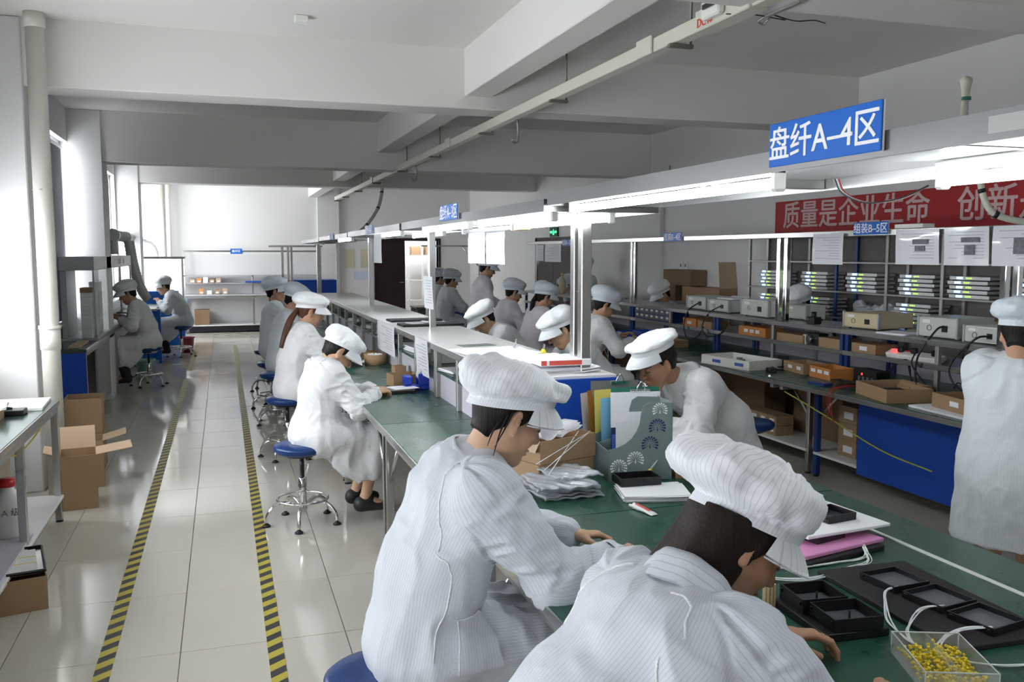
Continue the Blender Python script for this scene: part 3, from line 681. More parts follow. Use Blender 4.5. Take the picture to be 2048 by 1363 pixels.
# posts and rail carrying drawings
t = thing('drawing_rail', 'long chrome rail on posts carrying drawings above the right-hand benches', 'rail', (4.47, 0, 1.10))
MB().box(-.02, .02, 2.6, 13.0, .70, .745, c=.004).build('rail', STEEL, t)
for y in (4.08, 4.17, 6.35, 6.45, 9.22, 9.30, 12.55): MB().box(-.02, .02, y - .022, y + .022, 0, .70, c=.004).build('post', CHROME, t)
zone_sign('blue zone sign reading B-5 on the chrome rail by the red banner', '组装B–5区', 4.44, 5.14, 5.50, 1.810, 1.900, .078)
zone_sign('blue zone sign reading B-4 on the chrome rail before the blank wall', '组装B–4区', 4.44, 8.09, 8.48, 1.797, 1.885, .08)
zone_sign('blue zone sign on the chrome rail near the dark double door', '组装B–3区', 4.44, 11.08, 11.44, 1.77, 1.862, .08)
def drawing(label, y0, y1, z0, z1, pics=(), x=4.43, ph=0):
    t = hang(label, x, y0, y1, z0, z1, 'drawing_sleeve', PVC, True, 0, 'drawing', -1, ph)
    for (u0, u1, v0, v1) in pics:
        W_ = y1 - y0; H = z1 - z0
        # u from the left as seen from the aisle (left = larger y)
        MB().box(-.0105, -.0095, W_ / 2 - u1 * W_, W_ / 2 - u0 * W_, -v1 * H, -v0 * H).build('picture', mat('grey_photo', (.16, .17, .19), .4, var=.6, vscale=60), t)
drawing('glossy drawing sheet on the rail, left of the B-5 sign', 5.60, 5.96, 1.59, 1.825)
drawing('glossy drawing sheet with two small photos, right of the B-5 sign', 4.66, 5.05, 1.60, 1.835, [(.42, .78, .28, .42), (.48, .7, .46, .62)], ph=1)
drawing('glossy drawing sheet with a dark strip and square photo, middle of the near three', 4.265, 4.62, 1.60, 1.84, [(.42, .82, .27, .4), (.5, .72, .46, .72)], ph=2)
drawing('glossy drawing sheet nearest the camera on the chrome rail', 3.86, 4.235, 1.60, 1.84, [(.42, .7, .3, .7)], ph=.5)
hang('small drawing on the far part of the chrome rail, left of three', 4.43, 12.16, 12.48, 1.56, 1.79)
hang('white drawing on the far part of the chrome rail, middle of three', 4.43, 11.46, 12.1, 1.55, 1.80)
hang('white drawing on the far part of the chrome rail, right of three', 4.43, 10.55, 11.05, 1.45, 1.80, ph=1)
# tall rack against the right wall with rows of test units
rk = thing('storage_rack', 'tall steel rack against the right wall filled with stacked test units', 'rack', (5.40, 0, 0))
ups = [8.18, 7.47, 6.78, 6.13, 5.52, 4.93, 4.3]
for y in ups:
    for sx in (-.10, .12): MB().box(sx - .012, sx + .012, y - .015, y + .015, 0, 1.86, c=.002).build('upright', BLUEM if y == 6.78 else DULL, rk)
for z in (.35, .75, 1.10, 1.335, 1.60, 1.84): MB().box(-.115, .135, ups[-1] - .02, ups[0] + .02, z - .016, z, c=.002).build('shelf_board', DULL, rk)
MB().box(.136, .142, ups[-1] - .02, ups[0] + .02, 1.08, 1.84).build('back_panel', mat('dark_rack_back', (.15, .14, .14), .5, var=.3, vscale=3), rk)
UNITM = mat('pale_test_unit', (.58, .60, .58), .4)
un = thing('test_unit', 'x', 'test unit', (0, 0, 0))
MB().box(-.10, .10, -.185, .185, .006, .026, c=.003).build('unit_body', UNITM, un)
MB().box(-.104, -.100, -.19, .19, .003, .029, c=.002).build('unit_front', mat('unit_front', (.70, .72, .72), .4), un)
MB().box(-.1055, -.104, .06, .12, .008, .025).build('display', LCD, un)
m = MB()
for k in range(3): m.box(-.1055, -.104, .018 - k * .02, .030 - k * .02, .012, .020)
o = m.build('indicator_lights', LEDG, un); o['kind'] = 'stuff'
first = True
pos = {'upper rack row, first stack': (7.83, 1.335, 5), 'upper rack row, second stack': (7.1, 1.335, 5), 'upper rack row, third stack': (6.45, 1.335, 5), 'upper rack row, fourth stack': (5.80, 1.335, 5),
       'upper rack row, fifth stack': (5.27, 1.335, 5), 'upper rack row, nearest stack': (4.66, 1.335, 5), 'lower rack row, first stack': (7.83, 1.10, 5), 'lower rack row, second stack': (7.06, 1.10, 5), 'lower rack row, third stack': (5.83, 1.10, 5), 'lower rack row, lone unit': (5.25, 1.10, 1)}
lev = ['bottom', 'second lowest', 'middle', 'second highest', 'topmost']
for nm, (y, z, n) in pos.items():
    for k in range(n):
        lb = 'slim test unit with blue display, %s, %s' % (nm, lev[k]) if n > 1 else 'slim test unit with blue display, %s' % nm
        loc = (5.40, y + (.01 if k % 2 else -.01), z + k * .0345)
        if first: un.location = loc; un['label'] = lb; un['group'] = 'test units on the rack'; first = False
        else: dup(un, loc, None, lb, 'test units on the rack')

# ------------------------------------------------------------------ left side
t = workbench('near left side table with a white board and tools on top', -1.56, -1.0, 3.2, 6.10, .77, top=mat('dark_glossy_top', (.06, .10, .09), .18), brace=False, name='side_table', cat='table', under=.17, legin=.025)
MB().box(-.20, .27, -1.33, .55, .17, .19).build('shelf_paper', LILAC, t)
for yy in (0.40,): 
    lg = MB().box(.235, .275, yy - .02, yy + .02, .012, .70, c=.003).build('leg', STEEL, t); MB().cyl((.255, yy, 0), (.255, yy, .015), .022, n=10).build('foot', BLACK, lg)
MB().box(.245, .265, -1.33, 1.33, .11, .145, c=.003).build('stretcher', STEEL, t)
MB().box(-.27, -.255, -1.33, 1.33, .17, .70).build('back_panel', mat('plywood', (.36, .31, .22), .6, var=.1), t)
# bench with glass fume hood
t = workbench('left bench with a blue end panel carrying the glass fume hood', -1.58, -1.24, 9.1, 14.2, .78, top=mat('dark_glossy_top'), brace=False, cat='workbench', legin=.03)
MB().box(-.175, .165, -2.575, -2.56, .10, .745, c=.002).build('end_panel', BLUEP, t)
MB().box(.13, .15, -1.7, 0.1, .09, .70, c=.002).build('front_panel', mat('olive_grey_panel', (.30, .30, .28), .5), t)
MB().box(.10, .15, .1, 2.5, .60, .745, c=.002).build('drawer_front', GREYM, t)
hd = thing('fume_hood', 'grey sheet metal fume hood with glass sides on the left bench', 'fume hood', (-1.42, 11.7, .78))
MB().box(-.16, .17, -1.75, 2.1, .72, .86, c=.004).build('hood_top', GREYM, hd)
MB().box(-.16, .18, -1.75, 2.1, 0, .03, c=.004).build('hood_base', GREYM, hd)
MB().box(-.16, -.10, -1.70, -1.1, .03, .72, c=.004).build('side_column', GREYM, hd)
for (a, b) in ((-1.73, -.55), (-.53, .75), (.77, 2.08)): MB().box(.155, .160, a, b, .22, .72).build('glass_pane', mat('hood_glass', (.85, .95, .92), .03, alpha=.16), hd)
MB().box(-.09, .155, -1.735, -1.73, .03, .72).build('glass_pane', mat('hood_glass'), hd)
for y in (-1.735, -.54, .76, 2.09): MB().box(.148, .166, y - .012, y + .012, .03, .72, c=.002).build('glazing_bar', STEEL, hd)
for k, y in enumerate((.5, 1.05)): MB().box(.171, .174, y, y + .09, .76, .82).build('vent_slot', BLACK, hd)
MB().box(.171, .174, .7, .95, .755, .83).build('control_plate', mat('pale_plate', (.6, .62, .64), .4), hd)
# stacked cassettes inside the hood
CAS = MB().box(-.05, .05, -.12, .12, 0, .045, c=.003).mesh('cassette', mat('pale_cassette', (.62, .66, .66), .4))
for c, (y, n) in enumerate([(10.05, 10), (10.35, 9), (10.7, 12)]):
    for k in range(n):
        o = link('cassette', CAS, None, (-1.34, y, .811 + k * .0462)); tag(o, 'pale cassette in the fume hood, %s stack, %s layer from the bottom' % (['first', 'second', 'third'][c], ['first', 'second', 'third', 'fourth', 'fifth', 'sixth', 'seventh', 'eighth', 'ninth', 'tenth', 'eleventh', 'twelfth'][k]), 'cassette', 'cassettes stacked in the fume hood')
o = tag(MB().box(-.055, .055, -.10, .10, 0, .05, c=.002).build('carton_tray', CARDD, None, (-1.34, 10.05, .811 + 10 * .0462)), 'brown carton tray on the first stack of cassettes in the fume hood', 'carton')
o = tag(MB().box(-.05, .05, -.3, .3, 0, .02, c=.003).build('tray_board', CARDP, None, (-1.36, 9.5, .781)), 'long tan board on the bench before the fume hood', 'board')
# extraction hose and ducts
def hose(label, pts, r, n=40, mats=None):
    t = thing('extraction_hose', label, 'hose', pts[0]); c = bez([Vector(p) - Vector(pts[0]) for p in pts], n)
    rr = [r * (1.0 if i % 2 else .86) for i in range(len(c))]
    MB().tube(c, rr, 12).build('hose_body', mats or mat('grey_hose', (.55, .57, .57), .4), t)
hose('ribbed grey extraction hose curving down inside the fume hood', [(-1.36, 10.9, 1.49), (-1.36, 10.9, 1.25), (-1.36, 10.87, 1.0), (-1.36, 10.84, .93)], .035)
du = thing('ventilation_duct', 'white plastic ventilation duct along the left windows behind the fume hood', 'duct', (-1.42, 13.4, 1.92))
MB().cyl((0, -.2, 0), (0, 4.9, 0), .075, n=16).build('duct_pipe', mat('white_pvc', (.74, .75, .76), .3), du)
for y in (-.1, 1.5, 3.2): MB().cyl((0, y, 0), (0, y + .12, 0), .088, n=16).build('coupling', mat('white_pvc'), du)
MB().tube(bez([(0, -.05, 0), (0, -.06, -.12), (0, -.06, -.26)], 8), .06, 14).build('duct_elbow', mat('white_pvc'), du)
hose('ribbed white extraction hose dropping to the seated far left workers, nearer one', [(-1.33, 14.3, 1.86), (-1.28, 14.25, 1.5), (-1.18, 14.2, 1.15), (-1.08, 14.15, .98)], .055)
hose('ribbed white extraction hose dropping to the seated far left workers, farther one', [(-1.35, 15.0, 1.86), (-1.30, 14.98, 1.5), (-1.22, 14.9, 1.2), (-1.12, 14.8, .98)], .055)
hose('white duct elbow dropping from the end of the duct', [(-1.40, 18.0, 1.86), (-1.30, 18.0, 1.84), (-1.22, 18.0, 1.72), (-1.2, 18.0, 1.55)], .07, 10, mat('white_pvc'))
# far left station with blue cabinet and lit booth
t = workbench('far left bench used by the two seated workers', -1.56, -1.06, 14.65, 16.9, .78, brace=False, cat='workbench', legin=.03)
o = thing('blue_cabinet', 'bright blue cabinet panel beside the seated far left workers', 'cabinet', (-1.12, 14.5, 0))
MB().box(-.10, .18, -.02, .02, .05, .80, c=.003).build('cabinet_panel', MACHB, o); MB().box(.15, .19, -.03, .03, 0, .82, c=.003).build('cabinet_post', MACHB, o); MB().box(-.10, .17, -.02, .12, .80, .83, c=.003).build('cabinet_top', mat('mint_top', (.45, .6, .55), .4), o)
o = thing('inspection_booth', 'blue based inspection booth with a bright lit backboard', 'booth', (-1.08, 17.3, 0))
MB().box(-.30, .38, -.03, .3, .0, .85, c=.003).build('booth_base', MACHB, o); MB().box(-.30, .34, .25, .28, .85, 1.56, c=.003).build('lit_backboard', LITW, o); MB().box(-.32, .42, -.05, .32, 1.57, 1.61, c=.003).build('booth_roof', GREYM, o)
for sx in (-.30, .38): MB().box(sx - .012, sx + .012, -.03, -.006, .85, 1.57).build('booth_post', STEEL, o)
MB().box(-.25, .30, -.1, .2, .855, .99, c=.01).build('booth_tray', MACHB, o)
# bins
def bin_(label, x, y, m_, h=.26, r=.12):
    t = thing('waste_bin', label, 'bin', (x, y, 0)); MB().lathe([(0, .004), (r * .78, 0), (r, h), (r + .012, h), (r + .012, h - .02), (r - .006, h - .02), (r * .76, .01), (0, .01)], 20).build('bin_body', m_, t)
bin_('mint green plastic bin under the bench by the seated left worker', -1.03, 12.75, BINGR)
bin_('maroon plastic bin behind the far left stool', -.62, 15.95, BINRD)
# far wall bench with overhead frame
t = workbench('far wall bench with two grey shelf tiers', -.80, 2.0, 19.65, 20.25, .80, top=GREYM, brace=False, cat='workbench', under=.16, legin=.06)
MB().box(-.02, .02, -.28, -.24, .16, .80, c=.003).build('leg', STEEL, t)
MB().box(-1.3, 1.3, -.26, .26, .02, .14).build('plinth', BLACK, t)
MB().box(-1.4, 1.4, .02, .28, 1.02, 1.04).build('shelf_board', mat('grey_board'), t); MB().box(-1.4, 1.4, 0, .28, 1.18, 1.20).build('shelf_board', mat('grey_board'), t)
for sx in (-1.38, 0, 1.38): MB().box(sx - .018, sx + .018, 0, .036, .80, 1.20, c=.003).build('upright', STEEL, t)
for sx in (-1.38, 1.38): MB().box(sx - .018, sx + .018, 0, .036, 1.20, 1.72, c=.003).build('upright', STEEL, t)
MB().box(-1.4, 1.4, -.02, .05, 1.69, 1.73, c=.003).build('top_rail', STEEL, t); MB().box(-1.15, 1.1, -.03, 0, 1.655, 1.69, c=.004).build('lamp_batten', WLAM, t)
zs = thing('zone_sign', 'small blue zone sign on the far wall bench frame', 'sign', (.28, 19.905, 1.71)); MB().box(-.12, .12, -.006, 0, -.055, .055).build('sign_board', SIGNB, zs)
link('lettering', text_mesh('盘纤区', .06, SIGNW, .0005, .001), zs, (0, -.0075, 0), rot=(R_(90), 0, 0))
for k in range(9):
    x = -.62 + k * .13 if k < 5 else -.45 + (k - 5) * .16; z = 1.041 if k < 5 else .801
    o = thing('parts_box', 'small cardboard parts box on the far wall bench, %s' % (['upper tier leftmost', 'upper tier second', 'upper tier third', 'upper tier fourth', 'upper tier fifth', 'lower tier leftmost', 'lower tier second', 'lower tier third', 'lower tier fourth'][k]), 'box', (x, 20.02, z), group='parts boxes on the far bench')
    MB().box(-.05, .05, -.07, .07, 0, .08 + .02 * (k % 3), c=.003).build('box_body', [CARDP, ORANGE, WHITEP, CARD][k % 4], o); MB().box(-.03, .03, -.0715, -.07, .02, .05).build('label', PAPER, o)
o = tag(MB().box(-.5, .5, -.1, .1, 0, .03, c=.003).build('blue_tray', BLUEP, None, (.95, 20.02, 1.041)), 'long blue tray on the upper tier of the far wall bench', 'tray')
# uncertain stations further back behind the central row
t = thing('test_cabinet', 'blue and grey box cabinet standing at the far end of the central row', 'cabinet', (1.5, 17.4, 0))
MB().box(-.5, .55, -.3, .3, 0, .85, c=.005).build('cabinet_body', GREYM, t); MB().box(-.25, .55, -.33, .25, .88, 1.17, c=.004).build('blue_case', BLUEP, t); MB().box(-.6, -.26, -.3, .25, .85, 1.18, c=.004).build('grey_case', WHITEP, t)
t = thing('gantry_stand', 'tall steel frame at the far end of the central row', 'frame', (1.3, 16.2, 0))
for (x, y) in ((-.3, 0), (-.2, .0), (-.1, .6), (.35, .0)): MB().box(x - .02, x + .02, y - .02, y + .02, 0, 1.78, c=.003).build('post', STEEL, t)
MB().box(-.5, .4, -.02, .02, 1.78, 1.81, c=.003).box(-.5, .4, .58, .62, 1.78, 1.81, c=.003).build('top_rail', STEEL, t)
# rack in the store room
t = thing('store_rack', 'white shelving with cartons inside the store room', 'rack', (4.75, YF + 1.6, 0))
for x in (-.35, 0, .35): MB().box(x - .02, x + .02, -.02, .02, 0, 1.9).build('upright', WLAM, t)
for z in (.5, 1.0, 1.4, 1.62): MB().box(-.36, .4, -.02, .4, z - .02, z).build('shelf_board', WLAM, t)
for k, x in enumerate((-.15, .2)): tag(MB().box(-.12, .12, 0, .3, 0, .22, c=.004).build('carton', CARD, None, (4.75 + x, YF + 1.6, 1.621)), 'brown carton on the store room rack top, %s one' % ['left', 'right'][k], 'carton')
# blue fronted trolley by the far door
t = thing('parts_trolley', 'low steel trolley with a blue side beside the store room door', 'trolley', (4.15, 17.2, 0))
MB().box(-.62, .45, -.3, .3, .60, .63, c=.003).build('trolley_top', GREYD, t); MB().box(.05, .43, -.31, -.29, .05, .60).build('blue_side', BLUEP, t)
for x in (-.6, -.25, .02, .43): MB().box(x - .015, x + .015, -.3, -.27, .0, .60, c=.002).build('post', STEEL, t)
MB().box(-.6, .43, .25, .3, 0, .60).build('back_panel', GREYD, t)
t = thing('steel_shelf', 'steel Y-braced rail frame standing before the far wall', 'frame', (5.0, 17.6, 0))
MB().box(-.02, .02, -.02, .02, 0, 1.45, c=.003).build('post', STEEL, t); MB().tube([(0, 0, 1.4), (-.35, 0, 1.8)], .014, 6).build('brace', STEEL, t); MB().tube([(0, 0, 1.4), (.35, 0, 1.8)], .014, 6).build('brace', STEEL, t)
MB().box(-1.2, .45, -.015, .015, 1.80, 1.83).build('top_rail', STEEL, t)
# ================================================================== PEOPLE
def V3(*a): return np.array(a, dtype=np.float32)
def _n(v): v = np.asarray(v, np.float32); return v / max(1e-9, float(np.linalg.norm(v)))
class Prim:
    def __init__(s, kind, a, b=None, ra=.05, rb=None, u=None, k=.03, R=None, sub=False, tagname='', Rm=None):
        s.kind = kind; s.a = np.asarray(a, np.float32); s.b = s.a if b is None else np.asarray(b, np.float32)
        s.ra = np.atleast_1d(np.asarray(ra, np.float32)); s.rb = s.ra if rb is None else np.atleast_1d(np.asarray(rb, np.float32))
        if kind == 'cap' and len(s.ra) == 1: s.ra = np.repeat(s.ra, 2); s.rb = np.repeat(s.rb, 2)
        s.k = k; s.sub = sub; s.tag = tagname
        if kind == 'cap':
            ax = s.b - s.a; L = float(np.linalg.norm(ax)); s.L = max(L, 1e-6); s.ax = ax / s.L if L > 1e-6 else V3(0, 0, 1)
            u = V3(0, 1, 0) if u is None else np.asarray(u, np.float32); u = u - s.ax * float(u @ s.ax)
            if np.linalg.norm(u) < 1e-4: u = np.cross(s.ax, V3(0, 0, 1)); u = u if np.linalg.norm(u) > 1e-4 else V3(1, 0, 0)
            s.u = _n(u); s.v = np.cross(s.ax, s.u); s.R = R or float(max(s.ra.max(), s.rb.max()))
            m = max(s.ra.max(), s.rb.max())
            s.lo = np.minimum(s.a, s.b) - m; s.hi = np.maximum(s.a, s.b) + m
        else:
            s.Rm = np.eye(3, dtype=np.float32) if Rm is None else np.asarray(Rm, np.float32); s.R = R or float(s.ra.max())
            m = s.ra.max(); s.lo = s.a - m; s.hi = s.a + m
    def xf(s, Rm, t):
        """rigidly moved copy"""
        q = Prim.__new__(Prim); q.__dict__.update(s.__dict__); q.a = Rm @ s.a + t; q.b = Rm @ s.b + t
        if s.kind == 'cap':
            q.ax = Rm @ s.ax; q.u = Rm @ s.u; q.v = Rm @ s.v; m = max(s.ra.max(), s.rb.max()); q.lo = np.minimum(q.a, q.b) - m; q.hi = np.maximum(q.a, q.b) + m
        else: q.Rm = Rm @ s.Rm; m = s.ra.max(); q.lo = q.a - m; q.hi = q.a + m
        return q
    def loc(s, X, Y, Z):
        dx, dy, dz = X - s.a[0], Y - s.a[1], Z - s.a[2]
        if s.kind == 'cap':
            w = dx * s.ax[0] + dy * s.ax[1] + dz * s.ax[2]; t = np.clip(w / s.L, 0, 1); w = w - t * s.L
            qu = dx * s.u[0] + dy * s.u[1] + dz * s.u[2]; qv = dx * s.v[0] + dy * s.v[1] + dz * s.v[2]
            return t, qu, qv, w
        M = s.Rm; return (dx * M[0, 0] + dy * M[1, 0] + dz * M[2, 0], dx * M[0, 1] + dy * M[1, 1] + dz * M[2, 1], dx * M[0, 2] + dy * M[1, 2] + dz * M[2, 2])
    def d(s, X, Y, Z):
        if s.kind == 'cap':
            t, qu, qv, w = s.loc(X, Y, Z); ru = s.ra[0] + (s.rb[0] - s.ra[0]) * t; rv = s.ra[1] + (s.rb[1] - s.ra[1]) * t; m = np.minimum(ru, rv)
            return (np.sqrt((qu / ru) ** 2 + (qv / rv) ** 2 + (w / m) ** 2) - 1) * m
        p = s.loc(X, Y, Z); r = s.ra
        return (np.sqrt((p[0] / r[0]) ** 2 + (p[1] / r[1]) ** 2 + (p[2] / r[2]) ** 2) - 1) * float(r.min())
def cap(a, b, ra, rb=None, u=None, k=.03, **kw): return Prim('cap', a, b, ra, rb, u, k, **kw)
def ell(c, r, k=.02, **kw): return Prim('ell', c, None, r, None, None, k, **kw)
def sdf_mesh(prims, h, clip=None, cut=None):
    pos = [p for p in prims if not p.sub]
    lo = np.min([p.lo for p in pos], 0) - 3 * h; hi = np.max([p.hi for p in pos], 0) + 3 * h
    if clip is not None: lo = np.maximum(lo, clip[0]); hi = np.minimum(hi, clip[1])
    n = np.ceil((hi - lo) / h).astype(int) + 1
    ax = [lo[i] + h * np.arange(n[i], dtype=np.float32) for i in range(3)]
    F = np.full(tuple(n), .5, np.float32)
    for p in prims:
        mg = p.k + 2 * h + .02
        i0 = np.maximum(((p.lo - mg - lo) / h).astype(int), 0); i1 = np.minimum(((p.hi + mg - lo) / h).astype(int) + 2, n)
        if np.any(i1 <= i0): continue
        sl = tuple(slice(i0[i], i1[i]) for i in range(3))
        d = p.d(ax[0][sl[0]][:, None, None], ax[1][sl[1]][None, :, None], ax[2][sl[2]][None, None, :])
        a = F[sl]; k = p.k
        if p.sub:
            t = np.clip(.5 - .5 * (a + d) / k, 0, 1); F[sl] = a + (-d - a) * t + k * t * (1 - t)
        else:
            t = np.clip(.5 + .5 * (d - a) / k, 0, 1); F[sl] = d + (a - d) * t - k * t * (1 - t)
    if cut is not None:
        F = np.maximum(F, cut(ax[0][:, None, None], ax[1][None, :, None], ax[2][None, None, :]).astype(np.float32))
    F[0], F[-1], F[:, 0], F[:, -1], F[:, :, 0], F[:, :, -1] = .5, .5, .5, .5, .5, .5
    return surface_nets(F, lo, h)
def surface_nets(F, lo, h):
    ins = F < 0
    c = np.zeros(tuple(np.array(F.shape) - 1), np.int8)
    for dx in (0, 1):
        for dy in (0, 1):
            for dz in (0, 1): c += ins[dx:dx + c.shape[0], dy:dy + c.shape[1], dz:dz + c.shape[2]]
    act = (c > 0) & (c < 8); ix = np.argwhere(act); N = len(ix)
    vid = np.full(c.shape, -1, np.int32); vid[act] = np.arange(N)
    cs = [(a, b, d) for a in (0, 1) for b in (0, 1) for d in (0, 1)]
    vals = np.stack([F[ix[:, 0] + a, ix[:, 1] + b, ix[:, 2] + d] for a, b, d in cs], 1)
    acc = np.zeros((N, 3), np.float32); cnt = np.zeros((N, 1), np.float32)
    for i in range(8):
        for j in range(i + 1, 8):
            if sum(abs(cs[i][q] - cs[j][q]) for q in range(3)) != 1: continue
            a, b = vals[:, i], vals[:, j]; m = (a < 0) != (b < 0)
            t = np.where(m, a / np.where(m, a - b, 1), 0)[:, None]
            p = np.array(cs[i], np.float32) + t * (np.array(cs[j], np.float32) - np.array(cs[i], np.float32))
            acc += np.where(m[:, None], p, 0); cnt += m[:, None]
    verts = lo + h * (ix + acc / np.maximum(cnt, 1))
    quads = []
    for axis in range(3):
        s0 = [slice(None)] * 3; s1 = [slice(None)] * 3; s0[axis] = slice(0, -1); s1[axis] = slice(1, None)
        A, B = ins[tuple(s0)], ins[tuple(s1)]
        for flip, m in ((False, A & ~B), (True, ~A & B)):
            e = np.argwhere(m); u, v = (axis + 1) % 3, (axis + 2) % 3
            ok = (e[:, u] > 0) & (e[:, v] > 0) & (e[:, u] < F.shape[u] - 1) & (e[:, v] < F.shape[v] - 1); e = e[ok]
            du = np.zeros(3, int); du[u] = 1; dv = np.zeros(3, int); dv[v] = 1
            q = np.stack([vid[tuple((e - du - dv).T)], vid[tuple((e - dv).T)], vid[tuple(e.T)], vid[tuple((e - du).T)]], 1)
            quads.append(q[:, ::-1] if flip else q)
    return verts.astype(np.float32), np.concatenate(quads)
def vnormals(v, q):
    n = np.cross(v[q[:, 2]] - v[q[:, 0]], v[q[:, 3]] - v[q[:, 1]]); out = np.zeros_like(v)
    for i in range(4): np.add.at(out, q[:, i], n)
    return out / np.maximum(np.linalg.norm(out, axis=1, keepdims=True), 1e-9)
_rs_ = np.random.RandomState(5); _LAT = _rs_.rand(32, 32, 32).astype(np.float32) * 2 - 1
def vnoise(p):
    i = np.floor(p).astype(int); f = p - i; f = f * f * (3 - 2 * f); r = 0
    for a in (0, 1):
        for b in (0, 1):
            for c in (0, 1):
                w = (f[:, 0] if a else 1 - f[:, 0]) * (f[:, 1] if b else 1 - f[:, 1]) * (f[:, 2] if c else 1 - f[:, 2])
                r = r + w * _LAT[(i[:, 0] + a) % 32, (i[:, 1] + b) % 32, (i[:, 2] + c) % 32]
    return r
def np_mesh(name, v, q, mats, su=None, tone=None):
    me = bpy.data.meshes.new(name); n = len(v); m = len(q)
    me.vertices.add(n); me.vertices.foreach_set('co', np.ascontiguousarray(v, np.float32).ravel())
    me.loops.add(m * 4); me.loops.foreach_set('vertex_index', np.ascontiguousarray(q, np.int32).ravel())
    me.polygons.add(m); me.polygons.foreach_set('loop_start', np.arange(0, m * 4, 4, dtype=np.int32))
    me.polygons.foreach_set('use_smooth', np.ones(m, bool))
    me.materials.append(mats)
    if su is not None: a = me.attributes.new('su', 'FLOAT', 'POINT'); a.data.foreach_set('value', np.ascontiguousarray(su, np.float32))
    if tone is not None:
        a = me.attributes.new('tone', 'FLOAT_COLOR', 'POINT'); t = np.ones((n, 4), np.float32); t[:, :3] = tone; a.data.foreach_set('color', t.ravel())
    me.update(calc_edges=True); me.validate(); return me

# ---- head (x forward, y left, z up; centre of skull at origin)
def head_prims(male=False):
    P = [ell((-.012, 0, .03), (.098, .076, .085), .01), ell((.028, 0, -.045), (.063, .060, .075), .03), ell((.066, 0, -.108), (.022, .026, .018), .03)]
    for s in (-1, 1):
        P += [cap((0, s * .056, -.045), (.055, s * .022, -.104), .020, .016, k=.03), ell((.056, s * .036, -.035), (.03, .027, .028), .02)]
    P += [cap((.084, -.03, .017), (.084, .03, .017), .0115, k=.02), cap((.090, 0, .012), (.112, 0, -.030), .0065, .0105, k=.012)]
    for s in (-1, 1):
        P += [ell((.102, s * .011, -.036), (.009, .008, .007), .008), ell((.099, s * .032, .0), (.014, .018, .011), .012, sub=True), ell((.079, s * .031, -.001), (.014, .017, .0115), .006)]
    P += [ell((.094, 0, -.066), (.010, .022, .0065), .008), ell((.091, 0, -.078), (.010, .018, .0065), .008), ell((.106, 0, -.0715), (.012, .022, .0022), .004, sub=True)]
    for s in (-1, 1):
        c_, s_ = math.cos(s * .45), math.sin(s * .45); Rm = np.array([[c_, -s_, 0], [s_, c_, 0], [0, 0, 1]]) @ np.array([[math.cos(.2), 0, math.sin(.2)], [0, 1, 0], [-math.sin(.2), 0, math.cos(.2)]])
        P += [ell((-.014, s * .080, -.010), (.0195, .0085, .031), .006, Rm=Rm), ell((-.006, s * .083, -.040), (.009, .006, .010), .008), ell((-.007, s * .0885, -.006), (.0105, .0075, .019), .005, sub=True, Rm=Rm)]
    return P
HEADP = head_prims()
def head_tone(l):
    """l: verts in head space -> tone"""
    t = np.ones((len(l), 3), np.float32); x, y, z = l.T; ay = np.abs(y)
    def blend(w, c): nonlocal t; t = t * (1 - w[:, None]) + np.array(c, np.float32) * w[:, None]
    front = np.clip((x - .045) / .02, 0, 1)
    g = lambda a, b: np.exp(-(a / b) ** 2)
    blend(np.clip(.5 * front * g(z + .03, .025) * g(ay - .045, .025), 0, 1), (1.04, .86, .84))
    brow = front * np.clip(1.6 * g(z - .021 + (ay - .03) ** 2 * 6, .0055) * (ay > .010) * (ay < .052), 0, 1); blend(brow * .85, (.10, .08, .08))
    eye = front * np.clip(1.5 * g(z + .0055 - (ay - .031) ** 2 * 8, .0032) * (ay > .015) * (ay < .048), 0, 1); blend(eye * .9, (.06, .05, .05))
    lip = front * np.clip(1.5 * g(z + .072, .009) * g(y, .021), 0, 1) * (x > .085); blend(lip * .7, (.95, .55, .52))
    return t
def hair_prims(style):
    P = [ell((-.017, 0, .022), (.106, .0865, .088), .01), cap((-.050, 0, -.01), (-.053, 0, -.072), (.057, .044), (.042, .036), k=.03)]
    return P
def hair_mesh(style, h=.0055, band=(.024, .040)):
    P = hair_prims(style)
    zc = -.085
    if style == 'short': P = [ell((-.014, 0, .026), (.110, .090, .094), .01), cap((-.055, 0, .0), (-.058, 0, -.045), (.058, .045), (.045, .035), k=.03)]; zc = -.075
    for s in (-1, 1): P.append(ell((-.010, s * .086, -.016), (.026, .022, .036), .006, sub=True))
    sl = .55
    if style == 'bob':
        for s in (-1, 1):
            P += [cap((-.035, s * .055, .02), (-.03, s * .062, -.13), (.052, .030), (.050, .020), u=(1, 0, 0), k=.03)]
        P += [cap((-.07, 0, .0), (-.075, 0, -.13), (.070, .040), (.075, .030), k=.04)]
        zc = -.19
    cut = lambda X, Y, Z: np.maximum(np.maximum(X - (.022 + sl * Z) + np.where(Z > .06, .0, 0), zc - Z + .3 * np.abs(X + .05)), -1)
    if style == 'short': cut = lambda X, Y, Z: np.maximum(X - np.where(Z > .035, .10, .012 + .55 * Z), zc - Z)
    if style == 'bob': cut = lambda X, Y, Z: np.maximum(np.minimum(X - (.026 + .55 * Z), X - .012 + 0 * Z) * np.where(Z > -.02, 1, 1), zc - Z + .03 * np.sin(Y * 90))
    c0 = cut; cut = lambda X, Y, Z: np.maximum(c0(X, Y, Z), Z - (band[0] + .012 + band[1] * (X + .012) / .119))
    return sdf_mesh(P, h, cut=cut)
_hair_cache = {}
